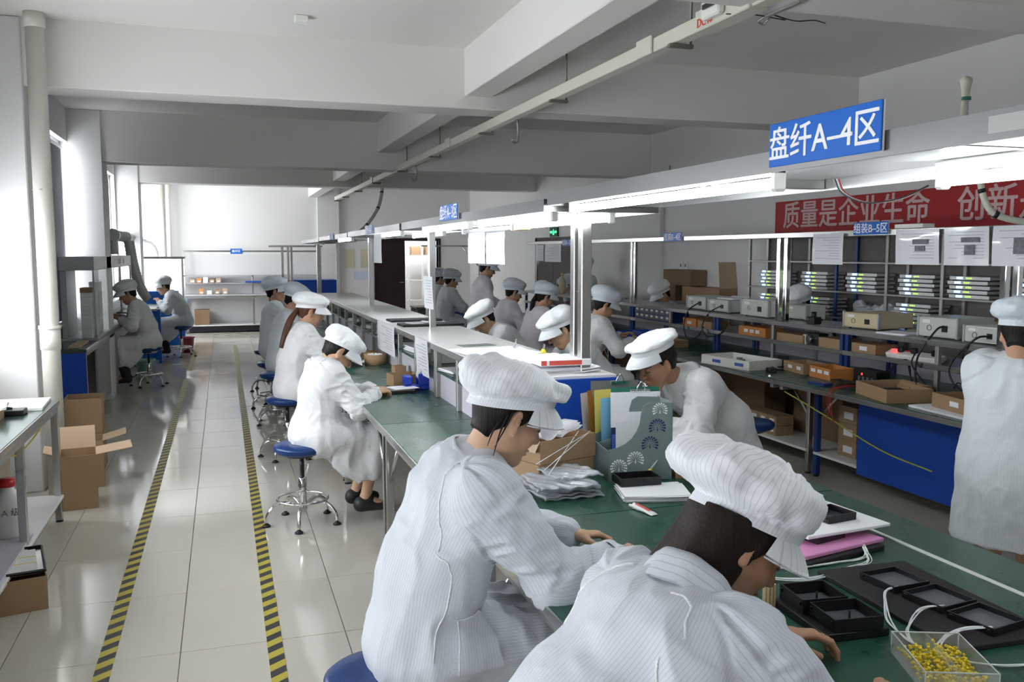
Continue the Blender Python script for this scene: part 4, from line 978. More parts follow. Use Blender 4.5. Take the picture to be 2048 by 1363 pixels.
# ---- cap
def cap_shape(seed=0, back=.035, up=.03, side=.018, nth=72, ns=30, tilt=.040, z0=.024, wr=.006, flop=(0, 0)):
    g = np.random.RandomState(seed); th = np.linspace(0, 2 * PI, nth, endpoint=False); vs = []; su = []
    cp = [(1.0, 0, 0), (1.0, .014, 0), (1.0, .026, .05), (1.02, .038, .7), (1.02, .058, 1.0), (.95, .078, .95), (.72, .094, .55), (.42, .102, .25), (.15, .105, .1), (0.0, .105, 0)]
    ph = g.rand(8) * 6.28
    def cr(s):
        x = s * (len(cp) - 1); i = min(int(x), len(cp) - 2); f = x - i
        q = [np.array(cp[max(0, min(len(cp) - 1, i + k))]) for k in (-1, 0, 1, 2)]
        return .5 * ((2 * q[1]) + (-q[0] + q[2]) * f + (2 * q[0] - 5 * q[1] + 4 * q[2] - q[3]) * f * f + (-q[0] + 3 * q[1] - 3 * q[2] + q[3]) * f ** 3)
    for i in range(ns + 1):
        s = i / ns; rho, z, pf = cr(s)
        for t in th:
            c, s_ = math.cos(t), math.sin(t)
            po = side + (back - side) * max(0, -c) ** 1.2 * 1.0 + (.006 - side) * max(0, c) ** 1.5
            rx, ry = .119 * rho + po * pf, .0965 * rho + po * pf
            zb = z0 + tilt * c
            gz = max(0., (z - .026) / .079); zz = z if z <= .026 else (zb + .026) * (1 - gz) + (.138 + up) * gz - zb
            w = wr * pf * .55 * (math.sin(5 * t + ph[0] + 3 * s) + .6 * math.sin(9 * t + ph[1] - 4 * s))
            w += .0045 * math.exp(-((s - .27) / .10) ** 2) * math.sin(26 * t + ph[3]) * (1 if c < .45 else .25)
            x = -.012 + (rx + w) * c + flop[0] * pf; y = (ry + w) * s_ + flop[1] * pf
            zz += -.25 * po * pf * max(0, -c) + .6 * w
            vs.append((x, y, zb + zz)); su.append(t * .10 if s < .9 else t * .10)
    q = [(i * nth + k, i * nth + (k + 1) % nth, (i + 1) * nth + (k + 1) % nth, (i + 1) * nth + k) for i in range(ns) for k in range(nth)]
    vs = np.array(vs, np.float32); q = np.array(q)
    nr = vnormals(vs, q); sv = np.repeat(np.arange(ns + 1) / ns, nth); pw = np.clip((sv - .27) / .12, 0, 1) * np.clip((1.0 - sv) / .1, .3, 1)
    dd = vnoise(vs * 13 + seed * 3.3) * 1.0 + (1 - 2 * np.abs(vnoise(vs * V3(20, 20, 26) + seed))) * .75 + (1 - 2 * np.abs(vnoise(vs * 42 + seed * 2))) * .25
    vs = vs + nr * (dd * pw * wr * 1.15)[:, None]
    return vs, q, np.array(su, np.float32)
def brim_shape(tilt=.040, z0=.024, ext=.062, droop=.030, nu=28, nv=8):
    vs = []; n1 = 0
    for lay in (0, 1):
        for j in range(nv + 1):
            v = j / nv
            for i in range(nu + 1):
                t = (i / nu - .5) * 2 * R_(76); c, s = math.cos(t), math.sin(t)
                e = ext * max(0, math.cos(t * 90 / 76)) ** .7
                x = -.012 + .118 * c + v * e; y = .096 * s * (1 + .05 * v * math.cos(t)); z = z0 + tilt * c + .004 - droop * v * v * .6 - droop * .6 * v - .012 * v * (abs(s) ** 2) - (.003 if lay else 0)
                vs.append((x, y, z))
    o = (nu + 1) * (nv + 1); q = []
    ix = lambda i, j: j * (nu + 1) + i
    for j in range(nv):
        for i in range(nu): a = (ix(i, j), ix(i + 1, j), ix(i + 1, j + 1), ix(i, j + 1)); q.append(a); q.append(tuple(k + o for k in a[::-1]))
    rim = [ix(i, nv) for i in range(nu + 1)]
    for k in range(nu): q.append((rim[k], rim[k] + o, rim[k + 1] + o, rim[k + 1]))
    return np.array(vs, np.float32), np.array(q), np.array([p[1] for p in vs], np.float32)
# ---- hand: wrist at origin, fingers along +x, thumb on +y, back of hand +z
_hand_cache = {}
def hand_mesh(curl, h):
    key = (curl, h)
    if key in _hand_cache: return _hand_cache[key]
    P = [cap((.0, 0, 0), (.03, 0, 0), (.026, .018), (.034, .016), k=.012), cap((.025, 0, 0), (.082, 0, .002), (.034, .0155), (.037, .0125), k=.012)]
    for (y, L, r, da) in ((.029, .070, .0088, .10), (.010, .079, .0090, .03), (-.010, .073, .0086, -.04), (-.028, .057, .0078, -.12)):
        p = V3(.084, y, .002); a = .15 + curl * .35
        for k, fr in enumerate((.46, .31, .23)):
            d = V3(math.cos(a) * math.cos(da), math.sin(da) * math.cos(a), -math.sin(a)); q = p + d * L * fr
            P.append(cap(p, q, r - k * .0008, r - (k + 1) * .0009, k=.0035)); p = q; a += curl * (.95 if k == 0 else .7)
    p = V3(.022, .030, -.006); d = _n((.62, .62, -.35)); q = p + d * .046; P.append(cap(p, q, .0135, .0105, k=.012)); d2 = _n((.9, .15 - curl * .3, -.35)); P.append(cap(q, q + d2 * .032, .0102, .0080, k=.004))
    r = sdf_mesh(P, h); _hand_cache[key] = r; return r

def rotm(yaw=0., pitch=0., roll=0.):
    """head rotation: pitch>0 looks down, yaw>0 turns to the left"""
    cy, sy, cp_, sp, cr_, sr = math.cos(yaw), math.sin(yaw), math.cos(pitch), math.sin(pitch), math.cos(roll), math.sin(roll)
    Rz = np.array([[cy, -sy, 0], [sy, cy, 0], [0, 0, 1]]); Ry = np.array([[cp_, 0, sp], [0, 1, 0], [-sp, 0, cp_]]); Rx = np.array([[1, 0, 0], [0, cr_, -sr], [0, sr, cr_]])
    return (Rz @ Ry @ Rx).astype(np.float32)
def ik(sh, wr, l1, l2, pole):
    d = wr - sh; L = min(float(np.linalg.norm(d)), (l1 + l2) * .995); u = _n(d); a = (l1 * l1 - l2 * l2 + L * L) / (2 * L); hgt = math.sqrt(max(1e-6, l1 * l1 - a * a))
    pl = np.asarray(pole, np.float32); pl = _n(pl - u * float(pl @ u)); return sh + u * a + pl * hgt, sh + u * L

CAPV = {}
def person(label, loc, heading, seat=.5, lean=20, hlean=None, hp=30, hyaw=0, hroll=0, lw=(.42, .10, .78), rw=(.42, -.10, .78), curl=(.6, .6), coat=COATW, capm=CAPW, hairm=HAIRM, skin=SKIN,
           hair='tied', standing=False, hem=None, lod=1, capseed=0, capkw=None, pony=None, J=None, group=None, scale=1.0, legs='bare', fold=1.0, drape=True, seams=False, pocket=False, collar='stand', pole=None, csc=1.0, build=1.0, ear=False):
    """local frame: x forward, y left; origin on the floor under the hips"""
    root = thing('person', label, 'person', loc, heading, group)
    J = dict(J or {}); S = scale
    hh = {0: .0040, 1: .0065, 2: .0095}[lod]; hc = {0: .0075, 1: .012, 2: .016}[lod]; hb = {0: .008, 1: .012, 2: .018}[lod]
    ln = R_(lean); hip = J.get('hip', V3(0, 0, (seat + .085) if not standing else .88 * S))
    d1 = V3(math.sin(ln * .75), 0, math.cos(ln * .75)); d2 = V3(math.sin(ln * 1.25), 0, math.cos(ln * 1.25))
    waist = J.get('waist', hip + d1 * .22 * S); neck = J.get('neck', waist + d2 * .29 * S)
    dn = _n(neck - waist); side = V3(0, 1, 0)
    sd = J.get('side', side)
    sh = {s: J.get('sh' + 'RL'[s > 0], neck - dn * .055 * S + sd * s * .150 * S * build) for s in (-1, 1)}
    hl = R_(lean + 12 if hlean is None else hlean)
    hdc = J.get('head', neck + V3(math.sin(hl), 0, math.cos(hl)) * .135 * S)
    HR = J.get('HR', rotm(R_(hyaw), R_(hp), R_(hroll)))
    el = {}; wr = {}
    for s, w in ((1, lw), (-1, rw)):
        tgt = J.get('wr' + 'RL'[s > 0], V3(*w)); pl = (pole or {}).get(s, (-.25, s * .75, -.75))
        e, w_ = ik(sh[s], tgt, .27 * S, .235 * S, pl); el[s] = J.get('el' + 'RL'[s > 0], e); wr[s] = w_ if 'el' + 'RL'[s > 0] not in J else tgt
    kn = {}; an = {}
    for s in (1, -1):
        if standing: kn[s] = V3(.02, s * .085, .46 * S); an[s] = V3(0, s * .085, .07)
        else: kn[s] = J.get('kn' + 'RL'[s > 0], hip + V3(.40, s * .10, -.03)); an[s] = J.get('an' + 'RL'[s > 0], V3(kn[s][0] - .10, s * .10, max(.08, kn[s][2] - .42)))
    # ---------------- body
    B = build
    bp = [cap(hip, waist, (.125 * B, .090), (.115 * B, .080), sd, k=.04), cap(waist, neck - dn * .10, (.115 * B, .082), (.135 * B, .080), sd, k=.05), cap(neck - dn * .1, neck - dn * .02, (.13 * B, .07), (.06, .05), sd, k=.05)]
    for s in (1, -1):
        bp += [cap(sh[s] - sd * s * .02, el[s], .044, .036, k=.04), cap(el[s], wr[s], (.036, .036), (.026, .021), k=.02)]
        hipj = hip + V3(0, s * .085, -.02)
        bp += [cap(hipj, kn[s], .075, .050, k=.04), cap(kn[s], an[s], .048, .032, k=.03), cap(an[s], an[s] + V3(.13, s * .02, -.045), (.036, .034), (.036, .022), k=.02)]
    v, q = sdf_mesh(bp, hb); VS = [v]; QS = [q]; TN = [np.ones((len(v), 3), np.float32)]; off = len(v)
    hp_ = [p.xf(HR, hdc) for p in HEADP] + [cap(neck - dn * .05, hdc + HR @ V3(-.022, 0, -.055), (.054, .052), (.050, .052), sd, k=.03)]
    lo = np.minimum(hdc - .17, neck - .08); hi = np.maximum(hdc + .17, neck + .06)
    v, q = sdf_mesh(hp_, hh); l = (v - hdc) @ HR; tn = head_tone(l)
    VS.append(v); QS.append(q + off); TN.append(tn); off += len(v)
    for s, c_ in ((1, curl[0]), (-1, curl[1])):
        hv, hq = hand_mesh(c_, {0: .0032, 1: .0045, 2: .0065}[lod]); hv = hv.copy(); hq2 = hq
        if s > 0: hv = hv * V3(1, -1, 1); hq2 = hq[:, ::-1]
        X = J.get('hd' + 'RL'[s > 0], None); X = _n(wr[s] - el[s]) if X is None else _n(X)
        Z = J.get('hz' + 'RL'[s > 0], V3(0, s * .25, 1)); Z = _n(Z - X * float(Z @ X)); Y = np.cross(Z, X)
        M = np.stack([X, Y, Z], 1); hv = hv @ M.T + wr[s] - X * .012
        VS.append(hv.astype(np.float32)); QS.append(hq2 + off); TN.append(np.ones((len(hv), 3), np.float32)); off += len(hv)
    link('body', np_mesh('body', np.concatenate(VS), np.concatenate(QS), skin, tone=np.concatenate(TN)), root)
    # ---------------- coat
    cp_ = []; RT = .17
    cp_ += [cap(hip - V3(0, 0, .02), waist, (.172 * B, .140), (.160 * B, .122), sd, k=.05, R=RT, tagname='t'), cap(waist, neck - dn * .13, (.160 * B, .122), (.180 * B, .122), sd, k=.06, R=RT, tagname='t'),
            cap(neck - dn * .13, neck - dn * .045, (.178 * B, .115), (.098, .078), sd, k=.06, R=RT, tagname='t'), cap(sh[1] - dn * .01, sh[-1] - dn * .01, .064, k=.05, R=RT, tagname='s')]
    for s in (1, -1):
        ce = wr[s] - _n(wr[s] - el[s]) * .035
        cp_ += [cap(sh[s], el[s], .074 * B, .062 * B, k=.045, R=.06, tagname='a'), cap(el[s], ce, .064 * B, .046, k=.035, R=.06, tagname='a')]
    km = (kn[1] + kn[-1]) / 2
    if standing:
        hz = hem if hem is not None else .50; hc_ = V3(.02, 0, hz)
        cp_ += [cap(hip, hc_ + V3(0, 0, .0), (.178 * B, .140), (.225 * B, .170), k=.06, R=RT, tagname='t')]
    else:
        for s in (1, -1): cp_ += [cap(hip + V3(.02, s * .085, -.02), kn[s] + V3(-.05, 0, -.005), (.105, .098), (.092, .085), k=.06, R=.1, tagname='l')]
        cp_ += [cap(hip + V3(.05, 0, -.01), km + V3(-.08, 0, -.01), (.165 * B, .085), (.165, .07), k=.05, R=.1, tagname='l')]
        if drape:
            for s in (1, -1): cp_ += [cap(hip + V3(.16, s * .135, -.11), km + V3(-.08, s * .145, -.17), (.028, .11), (.030, .16), u=(0, 1, 0), k=.05, R=.1, tagname='l')]
            cp_ += [cap(km + V3(-.03, 0, -.03), km + V3(-.05, 0, -.26), (.165, .055), (.180, .045), u=(0, 1, 0), k=.06, R=.1, tagname='l')]
    cut = None
    if standing: cut = lambda X, Y, Z: hz + .0 * X - Z
    v, q = sdf_mesh(cp_, hc, cut=cut)
    nrm = vnormals(v, q)
    D = np.stack([p.d(v[:, 0], v[:, 1], v[:, 2]) for p in cp_], 1); near = D.argmin(1)
    su = np.zeros(len(v), np.float32); disp = np.zeros(len(v), np.float32)
    sdv = capseed * 1.7
    big = vnoise(v * V3(5, 5, 3.2) + sdv); mid = 1 - np.abs(vnoise(v * V3(11, 11, 6) + 7 + sdv)) * 2; fine = 1 - np.abs(vnoise(v * V3(20, 20, 13) + 3 + sdv)) * 2
    base = .012 * big + .0075 * mid + .0032 * fine
    for i, p in enumerate(cp_):
        m = near == i
        if not m.any(): continue
        t, qu, qv, w = p.loc(v[m, 0], v[m, 1], v[m, 2]); su[m] = np.arctan2(qv / p.ra[1], qu / p.ra[0]) * p.R
        if p.tag == 'a':
            x = np.stack([t * p.L * 26 + np.arctan2(qv, qu) * .9, np.arctan2(qv, qu) * 1.3, np.full(m.sum(), i * 3.1 + sdv)], 1)
            disp[m] = base[m] * .4 + .0065 * (1 - np.abs(vnoise(x)) * 2)
        elif p.tag == 's': disp[m] = base[m] * .4
        else: disp[m] = base[m]
    v = v + nrm * (disp * fold)[:, None]
    co = link('lab_coat', np_mesh('lab_coat', v, q, coat, su=su), root)
    # collar
    ca = _n(hdc + HR @ V3(-.03, 0, -.07) - (neck - dn * .06)); cu = _n(sd - ca * float(sd @ ca)); cv = np.cross(ca, cu)   # cv points back/front
    if float(cv @ V3(1, 0, 0)) > 0: cv = -cv      # cv points backwards
    if collar == 'stand':
        cs = []; su_ = []; nT = 40
        for lay in (0, 1):
            for j in range(4):
                for i in range(nT + 1):
                    a = (i / nT - .5) * 2 * R_(158); r = (1.0 - .10 * j / 3) + (.05 if lay == 0 else 0); hgt = -.028 + .060 * j / 3 * (1 - .25 * (abs(a) / 2.75) ** 2)
                    rip = .002 * math.sin(9 * a + capseed)
                    p = neck - dn * .028 + (cv * math.cos(a) * (.074 * r * csc + rip) + cu * math.sin(a) * (.079 * r * csc + rip)) + ca * hgt * csc; cs.append(p); su_.append(hgt * .6)
        W_ = nT + 1; o = 4 * W_; cq = []
        for j in range(3):
            for i in range(nT): a = (j * W_ + i, j * W_ + i + 1, (j + 1) * W_ + i + 1, (j + 1) * W_ + i); cq.append(a); cq.append(tuple(k + o for k in a[::-1]))
        for i in range(nT): cq.append((3 * W_ + i, 3 * W_ + i + 1, 3 * W_ + i + 1 + o, 3 * W_ + i + o))
        link('collar', np_mesh('collar', np.array(cs, np.float32), np.array(cq), coat, su=np.array(su_, np.float32)), co)
    else:
        # turned-down shirt collar: two leaves meeting at the front
        cs = []; nT = 40
        for lay in (0, 1):
            for j in range(5):
                for i in range(nT + 1):
                    a = (i / nT - .5) * 2 * R_(165); f = j / 4; r = (1.0 + .55 * f ** 1.3) + (.05 if lay == 0 else 0); hgt = .030 - .055 * f - .05 * f * (abs(a) / 2.88) ** 3
                    p = neck - dn * .03 + (cv * math.cos(a) * .072 * r + cu * math.sin(a) * .080 * r) + ca * hgt; cs.append(p)
        W_ = nT + 1; o = 5 * W_; cq = []
        for j in range(4):
            for i in range(nT): a = (j * W_ + i, j * W_ + i + 1, (j + 1) * W_ + i + 1, (j + 1) * W_ + i); cq.append(a); cq.append(tuple(k + o for k in a[::-1]))
        for i in range(nT): cq.append((4 * W_ + i, 4 * W_ + i + 1, 4 * W_ + i + 1 + o, 4 * W_ + i + o))
        link('collar', np_mesh('collar', np.array(cs, np.float32), np.array(cq), coat, su=np.zeros(len(cs), np.float32)), co)
    # elastic cuffs
    for s in (1, -1):
        d = _n(wr[s] - el[s]); c0 = wr[s] - d * .045
        pts = [c0, c0 + d * .012, c0 + d * .024, c0 + d * .034]
        m = MB(); m.tube([tuple(p) for p in pts], [.050, .046, .039, .040], 20, caps=False)
        me = m.mesh('cuff', coat); a = me.attributes.new('su', 'FLOAT', 'POINT'); a.data.foreach_set('value', np.array([(k % 20) * .0042 for k in range(len(me.vertices))], np.float32)); link('cuff', me, co)
    # raglan seams and side seams snapped on the cloth
    if seams or pocket:
        from mathutils.bvhtree import BVHTree
        bv = BVHTree.FromPolygons([tuple(p) for p in v], [tuple(int(k) for k in f) for f in q])
        def snap(p, o=.0015):
            c, n, _, _ = bv.find_nearest(Vector([float(k) for k in p])); return c + n * o
        if seams:
            for s in (1, -1):
                a = neck - dn * .075 + sd * s * .095 + cv * .055; b = sh[s] + cv * .115 - dn * .05 - sd * s * .03; c = sh[s] - dn * .17 + sd * s * .03 + cv * .10
                pp = [snap(x, .0006) for x in bez([tuple(a), tuple(b), tuple(c)], 26)]
                MB().tube(pp, .0027, 6).build('seam', PIPING, co)
                a = c + cv * 0 - dn * .02; b = waist + sd * s * .22 + cv * .03; c2 = hip + sd * s * .22 + cv * .03
                pp = [snap(x, .0002) for x in bez([tuple(a), tuple((a + b) / 2 + sd * s * .05), tuple(b), tuple(c2)], 36)]
                MB().tube(pp, .0025, 6).build('seam', PIPING, co)
        if pocket:
            s = -1; c = waist + sd * s * .22 + V3(.06, 0, -.10)
            def fn(u_, w_): return tuple(snap(c + V3(.13 * (u_ - .5), 0, -.14 * w_), .004))
            m = MB(); m.sheet(fn, 8, 8); me = m.mesh('pocket', coat); a = me.attributes.new('su', 'FLOAT', 'POINT'); a.data.foreach_set('value', np.array([p[0] for p in m.v], np.float32)); link('pocket', me, co)
            rim = [Vector(fn(0, k / 6)) for k in range(6, -1, -1)] + [Vector(fn(k / 6, 0)) for k in range(1, 7)]
            MB().tube(rim, .002, 5).build('pocket_seam', PIPING, co)
    if ear:
        for k, (a_, b_, c_) in enumerate((((-.045, -.084, .0), (-.040, -.082, -.06), (-.020, -.070, -.125)), ((-.050, -.080, -.01), (-.055, -.070, -.06), (-.045, -.058, -.105)), ((-.036, -.085, .01), (-.034, -.084, -.04), (-.030, -.072, -.10)))):
            pts = bez([tuple(hdc + HR @ V3(*x)) for x in (a_, b_, c_)], 14); MB().tube(pts, [.0035 * (1 - i / len(pts)) + .0006 for i in range(len(pts))], 6).build('hair_strand', hairm, root)
        e = hdc + HR @ V3(-.004, -.088, -.050); MB().lathe([(0, -.003), (.0026, -.0015), (.003, 0), (.0026, .0015), (0, .003)], 10, c=tuple(float(k) for k in e)).build('earring', CHROME, root)
    # ---------------- trousers / shoes
    if legs != 'bare':
        tp = []
        for s in (1, -1): tp += [cap(hip + V3(0, s * .085, -.02), kn[s], .088, .068, k=.04), cap(kn[s], an[s] + V3(0, 0, .03), .064, .055, k=.03)]
        v, q = sdf_mesh(tp, max(hb, .012)); link('trousers', np_mesh('trousers', v, q, TROUS), root)
    for s in (1, -1):
        v, q = sdf_mesh([cap(an[s] + V3(-.03, 0, -.035), an[s] + V3(.13, s * .02, -.045), (.042, .040), (.044, .030), k=.02), cap(an[s] + V3(-.02, 0, -.02), an[s] + V3(.02, 0, 0), .042, .040, k=.03)], .012 if lod else .009)
        link('shoe', np_mesh('shoe', v, q, SHOE), root)
    # ---------------- hair and cap
    if hair != 'none':
        bd = ((capkw or {}).get('z0', .024), (capkw or {}).get('tilt', .040)); key = (hair, lod, bd)
        if key not in _hair_cache: _hair_cache[key] = hair_mesh(hair, {0: .0042, 1: .006, 2: .009}[lod], bd)
        hv, hq = _hair_cache[key]
        ho = link('hair', np_mesh('hair', hv @ HR.T + hdc, hq, hairm), root)
        if pony is not None:
            pts = bez([tuple(hdc + HR @ V3(-.10, 0, -.01))] + [tuple(hdc + np.asarray(p, np.float32)) for p in pony], 20); n = len(pts)
            MB().tube(pts, [.016 + .014 * math.sin(PI * min(1, i / n * 1.05)) * (1 - .3 * i / n) for i in range(n)], 10).build('ponytail', hairm, ho)
            MB().tube([pts[0], pts[1]], .022, 10).build('hair_tie', BLACK, ho)
    ck = dict(seed=capseed); ck.update(capkw or {})
    hi_ = lod == 0
    cvv, cq, csu = cap_shape(nth=120 if hi_ else (56 if lod == 1 else 40), ns=44 if hi_ else (22 if lod == 1 else 16), **ck)
    co_ = link('cap', np_mesh('cap', cvv @ HR.T + hdc, cq, capm, su=csu), root)
    bk = {k: ck[k] for k in ('tilt', 'z0') if k in ck}
    bvv, bq, bsu = brim_shape(**bk, **({} if 'brim' not in J else J['brim']))
    link('brim', np_mesh('brim', bvv @ HR.T + hdc, bq, capm, su=bsu), co_)
    return root

# ---- stools
def make_stool():
    t = thing('stool', 'x', 'stool')
    MB().lathe([(0, .445), (.135, .445), (.160, .455), (.172, .475), (.170, .492), (.155, .503), (.10, .507), (0, .507)], 36).build('seat_cushion', BLUEV, t)
    MB().lathe([(0, .425), (.10, .428), (.12, .446), (0, .446)], 24).build('seat_plate', BLACK, t)
    MB().cyl((0, 0, .28), (0, 0, .43), .014, n=12).build('gas_rod', BLACK, t)
    MB().lathe([(0, .07), (.026, .07), (.026, .285), (.022, .290), (0, .290)], 20).build('column', CHROME, t)
    MB().tube([(.155 * math.cos(a), .155 * math.sin(a), .155) for a in [2 * PI * k / 36 for k in range(36)]], .008, 8, closed=True).build('foot_ring', CHROME, t)
    for k in range(5):
        a = 2 * PI * k / 5 + .3; c, s = math.cos(a), math.sin(a)
        l = MB().tube(bez([(.02 * c, .02 * s, .10), (.10 * c, .10 * s, .135), (.17 * c, .17 * s, .125), (.215 * c, .215 * s, .075), (.225 * c, .225 * s, .02)], 16), .0115, 8).build('leg', CHROME, t)
        MB().lathe([(0, 0), (.024, 0), (.026, .008), (.014, .018), (0, .02)], 14, c=(.225 * c, .225 * s, 0)).build('foot_glide', BLACK, l)
    return t
_st0 = make_stool(); _st_used = [False]
def stool(label, x, y, rz=0.0, z=0.0):
    if not _st_used[0]:
        _st_used[0] = True; _st0.location = (x, y, z); _st0.rotation_euler = (0, 0, rz); _st0['label'] = label; _st0['group'] = 'blue round stools'; return _st0
    return dup(_st0, (x, y, z), rz, label, 'blue round stools')
# ================================================================== THE WORKERS
E0 = 0.0
stool('blue stool under the foreground woman with the earring', .40, 2.40, .2)
stool('blue stool under the nearest bowed worker at the frame bottom', .52, 1.45, .5)
stool('blue stool under the woman with clasped hands, nearest visible whole', .43, 5.56, .45)
stool('blue stool under the ponytailed worker', .47, 7.45, .1)
stool('blue stool second behind the ponytailed worker', .48, 9.0, .9)
stool('blue stool under the worker looking down behind the ponytail', .49, 9.9, .4)
stool('farthest blue stool beside the central benches', .50, 11.2, .7)
stool('empty blue stool behind the young man, shiny wrapped seat', 3.50, 5.35, .3)
stool('blue stool under the young man across the bench', 2.72, 4.15, .3)
stool('stool under the nearer left worker at the fume hood', -.93, 12.05, .2)
stool('stool under the farther left worker', -.68, 15.35, .6)
H0 = 0.0           # facing +X
HL = PI            # facing -X
def w2l(loc, heading, p):
    c, s = math.cos(-heading), math.sin(-heading); x, y = p[0] - loc[0], p[1] - loc[1]; return V3(c * x - s * y, s * x + c * y, p[2] - loc[2])

# A: foreground woman with earring
la = (.44, 2.40, 0); ha = R_(6); L = lambda *p: w2l(la, ha, p)
person('foreground woman in striped white coat and cap with a small earring, seen from behind', la, ha, seat=.5, lod=0, coat=COATF, capm=CAPF, skin=SKINF, capseed=3, hp=30, hyaw=0,
       J=dict(hip=L(.50, 2.40, .60), waist=L(.545, 2.40, .80), neck=L(.67, 2.375, 1.12), head=L(.755, 2.35, 1.225), shR=L(.645, 2.21, 1.045), shL=L(.655, 2.535, 1.035),
              elR=L(.83, 2.17, .80), wrR=L(1.06, 2.27, .815), elL=L(.86, 2.62, .80), wrL=L(1.02, 2.50, .805), side=V3(0, 1, 0), hdL=V3(1, -.25, -.05), hdR=V3(1, .3, -.1)),
       curl=(.75, .75), capkw=dict(back=.055, up=.012, side=.026, tilt=.050, z0=.026, wr=.010), fold=1.25, csc=1.12, seams=True, pocket=True, ear=True, build=1.12)
# B: foreground bowed woman
lb = (.55, 1.46, 0); hb_ = R_(-8); L = lambda *p: w2l(lb, hb_, p)
person('nearest woman bowed deep over the bench, bobbed dark hair under a puffy white cap', lb, hb_, seat=.5, lod=0, coat=COATF, capm=CAPF, skin=SKIND, hairm=HAIRB, hair='bob', capseed=8, hp=40, hyaw=-4, hroll=-8,
       J=dict(hip=L(.55, 1.47, .60), waist=L(.62, 1.47, .80), neck=L(.865, 1.50, 1.03), head=L(.985, 1.535, 1.10), shR=L(.88, 1.34, .965), shL=L(.80, 1.66, .965),
              elR=L(.99, 1.24, .80), wrR=L(1.20, 1.36, .80), elL=L(.98, 1.78, .80), wrL=L(1.20, 1.68, .805)),
       curl=(.7, .7), capkw=dict(back=.060, up=.030, side=.032, tilt=.030, z0=.030, wr=.013, flop=(-.01, .01)), fold=1.2, seams=True, build=1.15, csc=1.3)
# C: young man across the bench
lc = (2.62, 4.15, 0); hc0 = R_(186); L = lambda *p: w2l(lc, hc0, p)
person('young man with short black hair and tipped cap bent over the bench', lc, hc0, seat=.5, lean=34, lod=0, coat=COATW, capm=CAPW, skin=SKIND, hair='short', capseed=2, hp=26,
       J=dict(neck=L(2.25, 4.12, 1.04), head=L(2.115, 4.10, 1.115)), lw=(.62, .12, .815), rw=(.60, -.14, .815), collar='shirt', capkw=dict(back=.030, up=.006, side=.014, tilt=.010, z0=.072), curl=(.7, .7), build=1.1, fold=1.4)
# D: woman with clasped hands
person('woman in white coat with clasped hands on the green bench beside a black pad', (.50, 5.58, 0), R_(8), seat=.49, lod=0, coat=COATW, capm=CAPW, skin=SKINF, capseed=5, lean=24, hp=46, hlean=44,
       lw=(.42, .075, .80), rw=(.40, -.045, .80), curl=(.9, .9), capkw=dict(back=.030, up=.004, side=.016), fold=1.6, J=dict(neck=V3(.09, 0, 1.00), head=V3(.185, 0, 1.065), hdL=V3(1, -.5, 0), hdR=V3(1, .35, 0)))
# E ponytail
person('woman with a long reddish ponytail in white coat, third seated along the aisle', (.50, 7.46, 0), R_(4), seat=.5, lod=1, coat=COATW, capm=CAPW, skin=SKIN, hairm=HAIRR, capseed=6, lean=14, hp=22, hlean=24,
       lw=(.48, .06, .95), rw=(.45, -.06, .82), pony=[(-.17, -.03, -.06), (-.22, -.06, -.17), (-.26, -.07, -.29)], capkw=dict(back=.045, up=.01, side=.022), fold=1.2)
person('worker seated behind the ponytailed woman, looking down', (.52, 9.2, 0), 0, seat=.5, lod=1, coat=COATB, capm=CAPB, capseed=7, lean=12, hp=34, hlean=26)
person('farthest seated worker of the aisle row, upright with bluish cap', (.50, 10.5, 0), 0, seat=.52, lod=1, coat=COATB, capm=CAPB, capseed=9, lean=5, hp=6, hlean=8)
# across the central bench
person('woman across the bench facing left with bowed head and collared coat', (2.58, 7.62, 0), HL, seat=.5, lod=1, coat=COATW, capm=CAPW, skin=SKINF, capseed=11, lean=32, hp=42, hlean=52, lw=(.55, .1, .80), rw=(.55, -.1, .80), collar='shirt', capkw=dict(back=.035, up=.01, side=.02))
person('woman across the bench bowed low in front of the steel post', (2.58, 5.80, 0), R_(178), seat=.52, lod=1, coat=COATW, capm=CAPW, skin=SKINF, capseed=12, lean=29, hp=38, hlean=42, lw=(.55, .1, .80), rw=(.55, -.1, .80), capkw=dict(back=.035, up=.01, side=.02))
# aisle between the lines, facing the right-hand benches
person('worker seated at the right-hand bench holding a blue box, behind the steel post', (3.05, 7.35, 0), R_(-4), seat=.52, lod=1, coat=COATW, capm=CAPB, capseed=13, lean=16, hp=30, lw=(.42, .12, .92), rw=(.42, -.14, .90), legs='trousers')
person('worker in pinkish coat with a black ponytail at the right-hand bench', (3.15, 9.1, 0), R_(2), seat=.5, lod=1, coat=COATP, capm=CAPB, capseed=14, lean=14, hp=26, pony=[(-.14, 0, -.05), (-.16, -.01, -.13), (-.165, -.01, -.19)], legs='trousers')
person('worker seated sideways at the right-hand bench before the standing woman', (3.20, 10.35, 0), R_(0), seat=.5, lod=2, coat=COATP, capm=CAPB, capseed=15, lean=14, hp=22, legs='trousers')
person('standing woman behind the seated workers under the hanging white sheets', (3.15, 11.1, 0), R_(-10), standing=True, lod=2, coat=COATP, capm=CAPB, capseed=16, lean=8, hp=24, lw=(.3, .15, 1.0), rw=(.3, -.15, 1.0), scale=.98)
person('worker in the far aisle, left one of the pair by the taped post', (3.22, 14.0, 0), R_(10), seat=.55, lod=2, coat=COATB, capm=CAPB, capseed=17, lean=6, hp=16)
person('worker in the far aisle, right one of the pair by the taped post', (3.15, 13.0, 0), R_(5), seat=.55, lod=2, coat=COATB, capm=CAPB, capseed=18, lean=8, hp=20)
